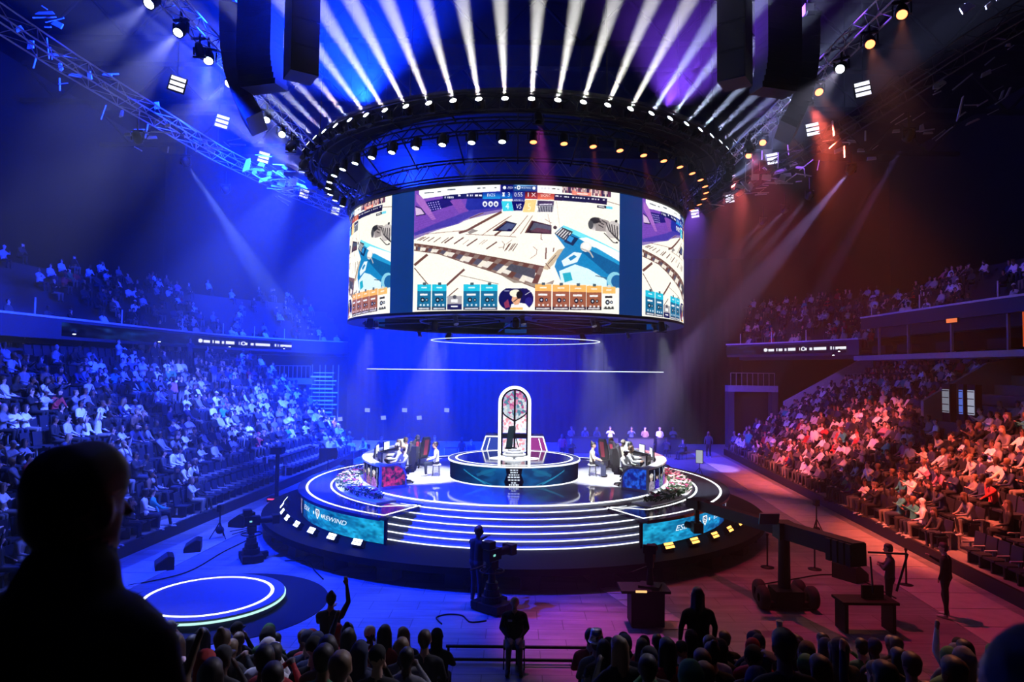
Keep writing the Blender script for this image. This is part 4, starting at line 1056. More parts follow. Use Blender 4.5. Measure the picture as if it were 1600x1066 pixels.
    for i, x in enumerate((585, 610, 650, 705, 730, 755, 820, 870, 900, 930, 980, 1040, 1095, 1140, 1180, 1250)): cv.rect(*B([(x, 204 + (x - 580) * .085)])[0], *B([(x + (20 if i % 3 else 30), 222 + (x - 580) * .085)])[0], wt, .85)
    rg = random.Random(3)
    for i in range(34):
        x = 680 + i * 20; y = 70 + (x - 680) * .10; cv.rect(*B([(x, y)])[0], *B([(x + 24, y + 95)])[0], [(.75, .45, .42), (.35, .2, .35), (.95, .85, .8), (.55, .3, .4), (.15, .12, .3)][rg.randrange(5)])
        cv.rect(*B([(x + 4, y + 30 * rg.random())])[0], *B([(x + 14, y + 60)])[0], [(1, .9, .85), (.3, .18, .3)][rg.randrange(2)])
    cv.poly(B([(820, 120), (880, 155), (1060, 170), (1090, 150), (1090, 220), (820, 195)]), (.95, .55, .48)); cv.line(B([(890, 180), (1040, 190)]), 2.2, (1, .9, .85))
    cv.poly(B([(335, 275), (568, 285), (552, 440), (332, 440), (370, 360), (320, 350)]), (.55, .58, .62))
    for i in range(6): cv.line(B([(345 + i * 38, 360), (370 + i * 32, 440)]), 1.4, (.16, .2, .28))
    cv.poly(B([(340, 280), (565, 292), (560, 345), (470, 350), (340, 350)]), (.20, .20, .34)); cv.line(B([(360, 335), (540, 330)]), 1.6, (.9, .9, .95))
    cv.poly(B([(1172, 345), (1298, 355), (1298, 392), (1172, 380)]), (.04, .04, .15)); cv.poly(B([(1298, 357), (1388, 368), (1386, 404), (1298, 392)]), (.45, .86, .95)); cv.line(B([(1190, 362), (1275, 372)]), 1.4, wt); cv.line(B([(1310, 290), (1500, 345)]), .8, br)
    # scope and weapon
    gr = lambda u, v: np.stack([.2 + .7 * v] * 3, -1) * np.array([1, .96, .97])
    cv.oval(*B([(1160, 610)])[0], 13, 10.5, gr); cv.poly(B([(1160, 520), (1320, 560), (1400, 640), (1300, 720), (1150, 705)]), (.62, .58, .58)); cv.oval(*B([(1140, 560)])[0], 8, 5, (.16, .16, .20)); cv.oval(*B([(1085, 620)])[0], 4, 7, (.30, .30, .33))
    for x, y in ((1200, 560), (1240, 600), (1280, 580), (1230, 640)): cv.line(B([(x - 40, y - 20), (x + 30, y + 20)]), 1.6, (.22, .2, .22))
    cv.oval(*B([(1400, 690)])[0], 12, 14, (.80, .77, .76))
    for k in range(5): cv.line(B([(1300 + k * 38, 590 + k * 12), (1340 + k * 30, 700 + k * 28), (1430 + k * 14, 800 + k * 14)]), 1.7, (.25, .23, .25))
    cv.oval(*B([(1440, 570)])[0], 2, 2.2, (.15, .14, .16)); cv.line(B([(1270, 735), (1400, 870), (1450, 880)]), 1.5, (.3, .27, .28)); cv.oval(*B([(1450, 872)])[0], 1.6, 1.6, (.1, .1, .12)); cv.oval(*B([(585, 660)])[0], 2.9, 2.9, (.22, .18, .2))
    teal, td, tl = (.07, .52, .76), (.03, .36, .60), (.45, .90, .96)
    cv.poly(E1([(968, 262), (1008, 226), (1060, 250), (1120, 285), (1262, 348), (1262, 505), (1120, 490), (1000, 478), (970, 410), (985, 360), (1015, 325)]), teal)
    cv.poly(E1([(1008, 226), (1060, 248), (1262, 348), (1262, 365), (1100, 292), (1000, 240)]), tl); cv.poly(E1([(1075, 285), (1110, 280), (1262, 350), (1262, 392), (1150, 330)]), (.97, .98, .98))
    cv.poly(E1([(968, 262), (1003, 236), (1050, 255), (1020, 300)]), (.22, .24, .28))
    for k in range(5): cv.line(E1([(975 + k * 10, 265 + k * 6), (1000 + k * 10, 240 + k * 5)]), 1.6, (.95, .95, .95))
    cv.poly(E1([(1010, 300), (1030, 268), (1075, 285), (1050, 318)]), (.03, .16, .34)); cv.poly(E1([(1022, 292), (1035, 272), (1055, 282), (1042, 304)]), (.15, .58, .85))
    cv.poly(E1([(1090, 345), (1130, 325), (1262, 400), (1262, 470), (1200, 440)]), td); cv.poly(E1([(1110, 330), (1150, 325), (1262, 392), (1262, 408)]), (.12, .60, .82)); cv.oval(*E1([(1108, 322)])[0], 9, 8, (.93, .92, .90)); cv.oval(*E1([(1108, 318)])[0], 5.5, 5, (.98, .97, .95)); cv.line(E1([(1085, 330), (1125, 345), (1140, 370)]), 2.2, (.75, .72, .70))
    cv.poly(E1([(1000, 385), (1055, 345), (1090, 350), (1070, 390), (1010, 410)]), (.9, .96, .98)); cv.poly(E1([(1030, 372), (1055, 358), (1068, 366), (1040, 385)]), teal); cv.poly(E1([(990, 430), (1060, 400), (1120, 420), (1200, 470), (1200, 500), (1000, 482)]), (.86, .96, .98)); cv.poly(E1([(1005, 440), (1040, 435), (1050, 470), (1015, 480)]), (.1, .68, .78))
    cv.oval(*E1([(1235, 470)])[0], 12, 13, (.55, .82, .90)); cv.oval(*E1([(1245, 475)])[0], 9, 10, (.10, .38, .62)); cv.line(E1([(1150, 450), (1200, 462)]), 1.2, (.3, .35, .4))
    cv.poly(E1([(918, 420), (945, 380), (985, 335), (1010, 330), (985, 370), (965, 400), (940, 425)]), (.82, .74, .62)); cv.line(E1([(940, 400), (975, 360)]), 1.2, (.35, .3, .28)); cv.line(E1([(930, 395), (950, 420)]), 1.2, br)
    # player cards
    def card(x0, x1, y0, head, body, low):
        cv.rect(*D([(x0, y0)])[0], *D([(x1, y0 + 55)])[0], head); cv.rect(*D([(x0, y0 + 50)])[0], *D([(x1, 472)])[0], body); cv.rect(*D([(x0, 468)])[0], *D([(x1, 492)])[0], low)
        xm = (x0 + x1) / 2; w_ = x1 - x0
        cv.line(D([(xm - w_ * .2, y0 + 24), (xm + w_ * .2, y0 + 24)]), 2.2, (1, 1, 1), .75); cv.line(D([(xm - w_ * .3, y0 + 76), (xm + w_ * .25, y0 + 76)]), 3, (.06, .05, .1) if body[0] > .9 else (.95, .95, .95))
        cv.oval(*D([(xm - w_ * .1, y0 + 115)])[0], 3.4, 3.8, (.04, .05, .12)); cv.oval(*D([(xm - w_ * .1, y0 + 115)])[0], 1.5, 1.7, (.8, .85, .9)); cv.oval(*D([(xm + w_ * .2, y0 + 115)])[0], 2.2, 2.6, (.04, .05, .12)); cv.oval(*D([(xm + w_ * .2, y0 + 115)])[0], 1, 1.2, (.8, .85, .9))
        for f in (-.25, .0, .28): cv.rect(*D([(xm + w_ * f - 6, y0 + 146)])[0], *D([(xm + w_ * f + 8, y0 + 160)])[0], (1, 1, 1) if body[0] < .9 else (.1, .1, .1), .85)
        cv.line(D([(x0 + 12, 481), (x1 - 12, 481)]), 2, (1, 1, 1) if low[0] < .5 else (.1, .1, .1), .8); cv.rect(*D([(xm - 10, y0 - 14)])[0], *D([(xm + 14, y0 + 6)])[0], (.25, .35, .4) if body[0] < .9 else (.85, .85, .8))
    for x0, x1 in ((50, 150), (158, 265), (390, 512), (518, 642)): card(x0, x1, 302, (.12, .76, .88), (.08, .42, .60), (.20, .24, .36))
    cv.rect(*D([(272, 388)])[0], *D([(380, 450)])[0], (.66, .64, .66)); cv.rect(*D([(272, 448)])[0], *D([(380, 490)])[0], (.10, .10, .34)); cv.line(D([(300, 465), (350, 465)]), 2.2, wt); cv.oval(*D([(326, 395)])[0], 3, 3, (.3, .3, .34)); cv.rect(*D([(300, 412)])[0], *D([(350, 436)])[0], (.95, .95, .95))
    for x0, x1, y in ((918, 1040, 302), (1048, 1172, 305), (1176, 1296, 308), (1300, 1410, 312)): card(x0, x1, y, (.98, .72, .38), (.62, .36, .26), (.18, .12, .18))
    card(1416, 1512, 320, (.98, .75, .42), (.99, .98, .95), (.95, .95, .92))
    cv.oval(*D([(730, 410)])[0], 17, 17, (.05, .05, .34)); cv.oval(*D([(828, 410)])[0], 17, 17, (.05, .05, .34)); cv.rect(*D([(700, 332)])[0], *D([(860, 490)])[0], (.05, .05, .34))
    cv.line(D([(690, 350), (730, 350)]), 1.2, wt, .6); cv.line(D([(845, 380), (885, 355)]), 1, wt, .8); cv.poly(D([(690, 440), (720, 410), (735, 470), (700, 480)]), (.55, .2, .35)); cv.oval(*D([(872, 430)])[0], 6, 7, (.12, .12, .5))
    cv.poly(D([(735, 490), (745, 450), (790, 435), (850, 445), (890, 490)]), (.96, .95, .95)); cv.poly(D([(745, 420), (755, 380), (800, 375), (815, 410), (800, 450), (770, 455)]), (.90, .66, .52)); cv.oval(*D([(775, 368)])[0], 9.5, 6, (.97, .95, .86)); cv.oval(*D([(802, 380)])[0], 4.4, 6, (.06, .05, .12)); cv.line(D([(800, 340), (825, 370), (815, 400)]), 2.4, (.06, .05, .12)); cv.line(D([(800, 400), (760, 432)]), 1.2, (.06, .05, .12)); cv.rect(*D([(735, 474)])[0], *D([(830, 490)])[0], (.98, .75, .42))
    cv.a += cv.noise(.03, (220, 130), 8)[..., None]
    return cv
sc_root = thing('video_cylinder', 'hanging cylindrical video screen showing a first person game above the stage', 'screen', (0, SY, 0))
scr_m = led('screen_led', 1.15)
panel_me = led_mesh('screen_panel', game_canvas(), 440, 260, lambda u, v: pol(SR, -SHALF + 2 * SHALF * u, ST + (SB - ST) * v, (0, 0)), scr_m)
CEN = [0, 69.2, 145, -145, -69.2]
blue_lcd = mat('pillar_blue', (.02, .05, .12), .4, emit=(.0, .035, .19), strength=.9)
for a in CEN:
    o = put('screen_panel', panel_me, sc_root); o.rotation_euler = (0, 0, R(a))
    MB().sector(SR - .18, SR - .02, SB, ST, a - SHALF, a + SHALF, 24).build('cabinet', black, sc_root)
ed = sorted([c % 360 for c in CEN])
for i, c in enumerate(ed):
    n = ed[(i + 1) % 5] + (360 if i == 4 else 0)
    MB().sector(SR - .2, SR - .005, SB, ST, c + SHALF, n - SHALF, 8).build('pillar_panel', blue_lcd, sc_root)
MB().sector(SR - .55, SR + .02, SB - .1, SB - .015, 0, 360, 120).build('bottom_rim', mat('rim_black', (.02, .02, .025), .45), sc_root)
MB().sector(SR - .55, SR + .05, ST + .02, ST + .14, 0, 360, 120).build('top_rim', mat('rim_black', (.02, .02, .025), .45), sc_root)
MB().sector(0, SR - .55, SB + .5, SB + .56, 0, 360, 80).build('inner_floor', mat('inner_dark', (.012, .012, .016), .8), sc_root)
for i in range(10):
    a = i * 36 + 8; p, q = pol(1.0, a, SB + .2, (0, 0)), pol(SR - .5, a, SB + .05, (0, 0)); MB().cyl(p, q, .05, n=6).build('under_beam', blackm, sc_root)
MB().loop((0, 0, SB + .1), 3.9, .06, 64, 6).build('under_ring', blackm, sc_root)
for a in (-20, 2, 26, 60, -62, 120, -130):
    p = pol(5.9, a, SB - .16, (0, 0)); mb = MB(); mb.box(p, (.16, .16, .12)); mb.cyl(p + Vector((0, 0, -.02)), p + Vector((.05, -.1, -.22)), .07, .09, 8); mb.build('under_lamp', grey, sc_root)
# thin hanging light rings
for r, z, lab in ((3.46, 7.17, 'small thin glowing hoop hanging under the video screen'), (5.98, 5.97, 'wide thin glowing hoop hanging lowest over the stage')):
    o = thing('light_hoop', lab, 'light ring', (0, SY, z))
    MB().loop((0, 0, 0), r, .010, 120, 6).build('hoop', glow('hoop_led', (.75, .85, 1), 2.2), o)
    for i in range(6):
        p = pol(r, 30 + i * 60, 0, (0, 0)); MB().cyl(p, p + Vector((0, 0, SB + .6 - z)), .006, n=4).build('wire', blackm, o)
# ------------------------------------------------------------------ lighting ring, trusses, lamps, loudspeakers
def ring_truss(mb, mb2, r, z, h, n=96, wd=.3):
    for rr in (r - wd / 2, r + wd / 2):
        for zz in (z, z + h): mb.loop((0, 0, zz), rr, .03, n, 4)
    for i in range(n):
        a0, a1 = 360 * i / n, 360 * (i + 1) / n
        for rr in (r - wd / 2, r + wd / 2): mb2.cyl(pol(rr, a0, z + (h if i % 2 else 0), (0, 0)), pol(rr, a1, z + (0 if i % 2 else h), (0, 0)), .018, n=4)
ring = thing('lighting_ring', 'huge dark circular lighting ring hanging above the video screen', 'lighting rig', (0, SY, 0))
for r, z, h in ((8.12, 13.75, .45), (7.40, 13.35, .4), (6.7, 12.15, .55)):
    m1, m2 = MB(), MB(); ring_truss(m1, m2, r, z, h); m1.build('ring_chord', blackm, ring, fix=False); m2.build('ring_lattice', grey if r < 7 else blackm, ring, fix=False)
MB().sector(6.4, 8.2, 14.32, 14.4, 0, 360, 96).build('ring_cloth', dark, ring)
for i in range(24):
    a = i * 15; MB().cyl(pol(6.6, a, 12.6, (0, 0)), pol(7.5, a, 13.4, (0, 0)), .03, n=4).build('spreader', blackm, ring); MB().cyl(pol(7.5, a, 13.7, (0, 0)), pol(8.1, a, 13.8, (0, 0)), .03, n=4).build('spreader', blackm, ring)
for i in range(8): a = i * 45 + 20; MB().cyl(pol(8.0, a, 14.2, (0, 0)), pol(7.6, a, 26.99, (0, 0)), .025, n=5).build('hoist_cable', blackm, ring)
lens_w, lens_o = glow('lens_white', (1, 1, .96), 14), glow('lens_orange', (1, .20, .07), 5)
lens_b = glow('lens_blue_white', (.75, .85, 1), 9)
def head_mesh():
    hd = MB(); hd.lathe([(0, -.20), (.09, -.19), (.12, -.08), (.13, .10), (.125, .15), (.10, .15)], n=12)
    yk = MB(); yk.box((-.16, 0, -.03), (.03, .07, .22)); yk.box((.16, 0, -.03), (.03, .07, .22)); yk.box((0, 0, -.15 - .05), (.35, .08, .04))
    ln = MB(); ln.lathe([(0, .158), (.06, .155), (.10, .145)], n=12)
    return hd.mesh('head', blackm), ln.mesh('lens', lens_w), yk.mesh('yoke', blackm)
HM, LNM, YM = head_mesh()
LNO = LNM.copy(); LNO.materials[0] = lens_o
LNB = LNM.copy(); LNB.materials[0] = lens_b
def lamp(name, p, d, label, group, lens, light=None, up=True, scale=1.0, clamp=0):
    o = thing(name, label, 'stage lamp', p, group=group); o.scale = (scale,) * 3
    h = put('head', HM, o); h.rotation_euler = Vector(d).to_track_quat('Z', 'Y').to_euler()
    put('lens', lens, h)
    mb = put('yoke', YM, o); mb.rotation_euler = (0, 0, math.atan2(d[1], d[0]) - math.pi / 2)
    if not up: mb.rotation_euler = (math.pi, 0, math.atan2(d[1], d[0]) - math.pi / 2)
    if clamp: MB().cyl((0, 0, .12), (0, 0, clamp / scale), .03, n=6).build('clamp', blackm, o)
    if light:
        size, en, col, bl = light
        spot('lamp_light', o, Vector(d).normalized() * .19, d, size, en, col, bl, .06)
    return o
NB = 70; al = R(34); kk = {-1: 0, 1: 0}
for i in range(NB):
    a = -180 + (i + .5) * 360 / NB
    if abs(a) > 104: continue
    s = -1 if a < 0 else 1
    e = pol(1, a, 0, (0, 0)); d = Vector((e.x * math.cos(al), e.y * math.cos(al), math.sin(al)))
    n_ = int(abs(a) / (360 / NB))
    f_ = min(1, max(0, abs(a) - 22) / 40); c0, c1 = ((1, .97, .90), (.42, .52, 1)) if a < 25 else ((.72, .84, 1.0), (.42, .48, 1))
    col = tuple(u * (1 - f_) + v * f_ for u, v in zip(c0, c1))
    en = (330000 if a < 25 else 230000) * (1 - .76 * min(1, max(0, abs(a) - 28) / 45))
    lamp('beam_lamp', pol(8.5, a, 13.82), d, f'moving head lamp on upper ring throwing white beam, {NUM[n_]} {"left" if s < 0 else "right"} of middle', 'beam lamps on the upper ring', LNM if a < 25 else LNB, (8.5, en, col, .5))
NL = 50
for i in range(NL):
    a = -180 + (i + .5) * 360 / NL
    if abs(a) > 125: continue
    s = -1 if a < 0 else 1; n_ = int(abs(a) / (360 / NL)); e = pol(1, a, 0, (0, 0)); d = Vector((e.x * .25, e.y * .25, -1)).normalized()
    light = None
    if abs(a) < 100 and i % 2: light = (22, 4500, (.10, .18, 1), .8) if s < 0 else (22, 1500, (1, .16, .12), .8)
    lamp('wash_lamp', pol(7.56, a, 13.12), d, f'{"blue white" if s < 0 else "orange"} wash lamp on lower ring, {NUM[n_]} {"left" if s < 0 else "right"} of middle', 'wash lamps on the lower ring', LNB if s < 0 else LNO, light, up=False, scale=1.1)
# big washes in the ring and on the trusses (their list stands at the top)
for k, (p, t, size, en, col, bl) in enumerate(WASH):
    d = (Vector(t) - Vector(p)).normalized()
    o = thing('flood_lamp', f'dark flood lamp hidden among the rigging aimed at the {["left crowd nearby","left crowd far off","left crowd by the camera","floor behind the stage","floor left of the stage","floor by the small round stage","roof on the left","far left corner","floor straight behind the stage","right crowd nearby","right crowd far off","floor by the camera crane","floor in front of the steps","far right corner","roof on the right","roof above the left speakers","roof behind the lighting ring","roof above the right speakers","left upper balcony","right half of the stage deck"][k]}', 'stage lamp', p)
    h = put('head', HM, o); h.rotation_euler = d.to_track_quat('Z', 'Y').to_euler(); y = put('yoke', YM, o); cl = MB().cyl((0, 0, -.45 if p[2] > 15.5 else -.3 if t[2] > p[2] else .1), (0, 0, .1 if t[2] > p[2] else .48), .03, n=6)
    if 14.9 < p[2] < 15: cl.box((0, 0, .34), (.52, .05, .05))
    cl.build('clamp', blackm, o)
    spot('lamp_light', o, d * .22, d, size, en, col, bl, .12)
for k, (p, t, size, en) in enumerate([((-3.0, 25.2, 7.6), (-3.9, 27.8, 1.7), 42, 6000), ((3.0, 25.2, 7.6), (3.9, 27.8, 1.7), 42, 6000), ((-3.2, 32.6, 7.6), (-4.4, 29.3, 2.2), 42, 1700), ((3.2, 32.6, 7.6), (4.4, 29.3, 2.2), 42, 1700), ((0, 23.4, 7.6), (0, 28.4, 2.4), 26, 900),
                                   ((-5.2, 24.3, 7.6), (-6.3, 26.5, 1.5), 36, 5000), ((5.2, 24.3, 7.6), (6.3, 26.5, 1.5), 36, 5000)]):
    d = (Vector(t) - Vector(p)).normalized()
    o = thing('key_lamp', ['white key lamp above the left desk front', 'white key lamp above the right desk front', 'white back lamp above the left desk', 'white back lamp above the right desk', 'white key lamp above the dais', 'white lamp above the left flower bed', 'white lamp above the right flower bed'][k], 'stage lamp', p)
    h = put('head', HM, o); h.rotation_euler = d.to_track_quat('Z', 'Y').to_euler(); put('yoke', YM, o)
    spot('lamp_light', o, d * .22, d, size, en, (.93, .96, 1.0), .5, .08)

# straight box trusses
def truss(path, label, wd=.42, mt=None):
    o = thing('truss', label, 'truss', path[0]); b = Vector(path[0]); mc, ml = MB(), MB()
    for a, c in zip(path[:-1], path[1:]):
        a, c = Vector(a) - b, Vector(c) - b; d = (c - a).normalized(); u = d.cross(Vector((0, 0, 1))).normalized() * wd / 2; v = Vector((0, 0, wd / 2))
        n = max(1, int((c - a).length / .6))
        for e, f in ((1, 1), (1, -1), (-1, 1), (-1, -1)): mc.cyl(a + u * e + v * f, c + u * e + v * f, .028, n=5)
        for i in range(n):
            p, q = a.lerp(c, i / n), a.lerp(c, (i + 1) / n); s = 1 if i % 2 else -1
            for e in (-1, 1): ml.cyl(p + u * e + v * s, q + u * e - v * s, .014, n=4)
            for f in (-1, 1): ml.cyl(p + u * s + v * f, q - u * s + v * f, .014, n=4)
    mc.build('chords', mt or grey, o, fix=False); ml.build('lattice', mt or grey, o, fix=False)
    for q in (path[0], path[len(path) // 2], path[-1]): MB().cyl(Vector(q) - b + Vector((0, 0, .2)), Vector(q) - b + Vector((0, 0, 26.99 - q[2])), .012, n=4).build('cable', blackm, o)
    return o
pale = mat('pale_alu', (.55, .56, .58), .4, .3)
truss([(-9.05, y, 15.5) for y in (4, 18, 32, 46)], 'straight pale truss with lamps running along left of the lighting ring', mt=pale)
truss([(9.5, y, 15.5) for y in (4, 18, 32, 46)], 'straight pale truss with lamps running along right of the lighting ring', mt=pale)
LB = [at_z(*q, 14.8) for q in ((-60, -10), (100, 95), (215, 165), (340, 240), (450, 295), (545, 335))]
RB = [at_z(*q, 14.8) for q in ((1640, 0), (1520, 70), (1425, 132), (1320, 200), (1200, 270), (1095, 328))]
truss(LB, 'long dark rigging truss curving along the far left under the roof', .5)
truss(RB, 'long dark rigging truss curving along the far right under the roof', .5, blackm)
# lamps under the straight trusses
for k, (x, y, tx, ty, en, size) in enumerate([(305, 2, 240, 60, 9000, 26), (278, 46, 225, 105, 16000, 26), (303, 90, 296, 150, 9000, 22), (352, 127, 290, 175, 14000, 26), (410, 183, 396, 235, 6000, 22), (422, 207, 418, 240, 4000, 20), (452, 226, 430, 262, 5000, 22)]):
    p = at_z(x, y, 15.0); q = at_y(tx, ty, p.y - 1.2); d = (q - p).normalized(); p.x = -9.05
    lamp('truss_lamp', p, d, f'white lamp under the left straight truss, {NUM[k]} from the camera', 'lamps under the straight trusses', LNB, (size, en, (.40, .45, 1), .8), up=False, scale=1.25, clamp=.55)
for k, (x, y, tx, ty, en, size, or_) in enumerate([(1420, 18, 1422, 80, 1500, 20, 1), (1355, 65, 1368, 110, 2200, 22, 1), (1320, 105, 1290, 140, 6000, 22, 0), (1276, 140, 1300, 180, 2200, 22, 1), (1215, 190, 1228, 225, 2500, 22, 1), (1200, 220, 1206, 250, 2500, 22, 1), (1167, 240, 1170, 275, 2500, 22, 1)]):
    p = at_z(x, y, 15.0); q = at_y(tx, ty, p.y - 1.2); d = (q - p).normalized(); p.x = 9.5
    lamp('truss_lamp', p, d, f'{"orange" if or_ else "white"} lamp under the right straight truss, {NUM[k]} from the camera', 'lamps under the straight trusses', LNO if or_ else LNB, (size, en, (1, .30, .16) if or_ else (.75, .7, 1), .8), up=False, scale=1.25, clamp=.55)
# beams thrown down from the outer trusses into the stands
for k, (x, y, tx, ty, dy, size, en, col, lab) in enumerate([
    (290, 253, 430, 470, 9, 9.5, 230000, (.22, .36, 1), 'lamp on left outer truss throwing one pale blue beam at the far stand'),
    (352, 296, 430, 450, 9, 7, 6000, (.2, .35, 1), 'lamp on left outer truss throwing a faint blue beam'),
    (215, 215, 300, 420, 6, 7, 6000, (.08, .18, 1), 'lamp on left outer truss nearest the camera throwing a faint blue beam'),
    (1330, 265, 1150, 480, 9, 10, 380000, (.58, .38, 1), 'lamp on right outer truss throwing a strong violet white beam'),
    (1265, 305, 1130, 470, 10, 9, 80000, (.66, .45, 1), 'lamp on right outer truss throwing the second violet beam'),
    (1227, 327, 1110, 450, 10, 9, 80000, (.66, .42, 1), 'lamp on right outer truss throwing the third violet beam'),
    (1193, 346, 1095, 440, 10, 9, 60000, (.7, .40, .9), 'lamp on right outer truss nearest the screen with a short violet beam'),
    (1420, 212, 1290, 440, 6, 6, 110000, (.40, .25, 1), 'lamp on right outer truss throwing a thin dim violet beam')]):
    p = at_z(x, y, 14.0); q = at_y(tx, ty, p.y + dy); d = (q - p).normalized()
    lamp('beam_lamp', p, d, lab, 'beam lamps on the outer trusses', LNB, (size, en, col, .6), up=False, scale=1.2, clamp=.8)
# three bar panels
bars = glow('panel_bar', (.80, .82, 1), 1.5)
for k, (x, y, s) in enumerate([(277, 131, -1), (347, 190, -1), (412, 246, -1), (475, 303, -1), (524, 330, -1), (1348, 139, 1), (1270, 202, 1), (1207, 248, 1), (1140, 310, 1), (1086, 334, 1)]):
    p = at_z(x, y, 15.2)
    o = thing('bar_panel', f'three bar light panel under the roof on the {"left" if s < 0 else "right"}, {NUM[k % 5]} from the camera', 'light panel', p, -math.atan2(p.x, p.y) + s * .1, 'three bar light panels')
    q = Matrix.Rotation(R(12), 3, 'Y') if s < 0 else Matrix.Rotation(R(-8), 3, 'Y')
    MB().box((0, .05, 0), (.52, .06, .52), q).build('back_plate', black, o)
    for e in (-1, 0, 1): MB().box(q @ Vector((0, 0, e * .17)), (.44, .02, .115), q).build('light_bar', bars, o)
    MB().cyl((0, .05, .26), (0, .05, 26.99 - p.z), .008, n=4).build('cable', blackm, o)
# catwalk clutter catching the beams
platem = mat('white_plate', (.40, .40, .41), .6); 
def clutter(name, label, spots, seed, Y):
    rg = random.Random(seed); p0 = at_y(*spots[0][:2], Y); o = thing(name, label, 'catwalk', p0)
    for (x, y, w_, h_, tilt) in spots:
        p = at_y(x, y, Y + rg.uniform(-1.2, 1.2)) - p0; s = Y / F
        q = Matrix.Rotation(R(tilt), 3, 'Y') @ Matrix.Rotation(R(rg.uniform(-25, 25)), 3, 'X')
        MB().prism([(-w_ * s / 2, -h_ * s / 2), (w_ * s / 2, -h_ * s / 2 * rg.uniform(.4, 1)), (w_ * s / 2 * rg.uniform(.6, 1), h_ * s / 2), (-w_ * s / 2 * rg.uniform(.5, 1), h_ * s / 2 * rg.uniform(.5, 1))], -.03, .03, lambda u, v, t: p + q @ Vector((u, t, v))).build('plate', platem, o)
    for i in range(30):
        x, y, *_ = spots[rg.randrange(len(spots))]; a = at_y(x + rg.uniform(-30, 30), y + rg.uniform(-16, 16), Y + rg.uniform(-2, 2)) - p0; t = rg.choice((1.57, .55, .62, -.05, .0)) * (1 if a.x + p0.x > 0 else -1) + rg.uniform(-.12, .12); L_ = rg.uniform(.2, .8)
        MB().cyl(a, a + Vector((math.cos(t), rg.uniform(-.4, .4), math.sin(t))) * L_, rg.uniform(.015, .035), n=4).build('pipe', platem, o)
    return o
clutter('catwalk', 'bright clutter of white plates and pipes on catwalk left of the ring', [(386, 258, 10, 26, 0), (402, 265, 26, 5, 5), (408, 258, 9, 7, 20), (421, 272, 8, 9, 0), (437, 270, 13, 11, 0), (414, 281, 20, 9, -10), (440, 285, 12, 12, 15), (458, 285, 12, 16, 20), (450, 295, 18, 6, -8), (470, 290, 22, 5, 25), (488, 298, 16, 4, 25), (460, 262, 14, 6, 30), (432, 292, 16, 3, 10), (398, 270, 8, 6, 0), (445, 262, 9, 5, 40)], 4, 29)
clutter('catwalk', 'bright clutter of white plates and pipes on catwalk right of the ring', [(1180, 277, 12, 10, 0), (1198, 277, 14, 10, 10), (1218, 268, 24, 7, -15), (1230, 273, 14, 6, 0), (1165, 290, 18, 10, 60), (1172, 292, 12, 12, -50), (1155, 291, 14, 6, 20), (1215, 283, 10, 8, -30), (1240, 257, 12, 5, -20), (1250, 262, 14, 4, 5), (1195, 264, 8, 4, 40), (1135, 303, 14, 5, -10), (1148, 300, 16, 4, -30), (1205, 286, 28, 3, 0), (1222, 278, 10, 12, 20)], 5, 29)
clutter('catwalk', 'scattered lit plates and pipes along the near left outer truss', [(30, 45, 12, 8, -20), (48, 70, 10, 14, 10), (90, 38, 18, 10, 30), (85, 85, 14, 5, 0), (70, 20, 30, 4, 0), (118, 118, 22, 5, 10), (140, 118, 6, 12, 0), (95, 105, 6, 16, 0), (168, 117, 16, 5, 10), (190, 178, 5, 12, 0), (215, 205, 18, 7, 0), (238, 215, 16, 5, 0), (200, 210, 10, 5, 0), (245, 165, 8, 12, 0), (330, 235, 14, 5, 30), (318, 222, 12, 4, 0), (285, 212, 10, 4, 30), (262, 196, 8, 5, 0)], 6, 24)
clutter('catwalk', 'scattered lit plates and pipes along the near right outer truss', [(1510, 12, 24, 14, -30), (1560, 40, 20, 7, -40), (1545, 8, 14, 6, -40), (1470, 130, 16, 6, -30), (1462, 136, 10, 8, 0), (1440, 200, 8, 14, 0), (1400, 205, 12, 6, 0), (1450, 208, 16, 4, 0), (1345, 235, 12, 5, 0), (1362, 248, 14, 6, 0), (1310, 235, 16, 7, -20), (1500, 170, 3, 40, 0), (1520, 190, 26, 3, -25), (1575, 145, 3, 20, 25), (1565, 148, 3, 20, 25), (1540, 115, 18, 7, -25), (1575, 70, 8, 5, 0), (1330, 222, 10, 4, -30)], 7, 24)

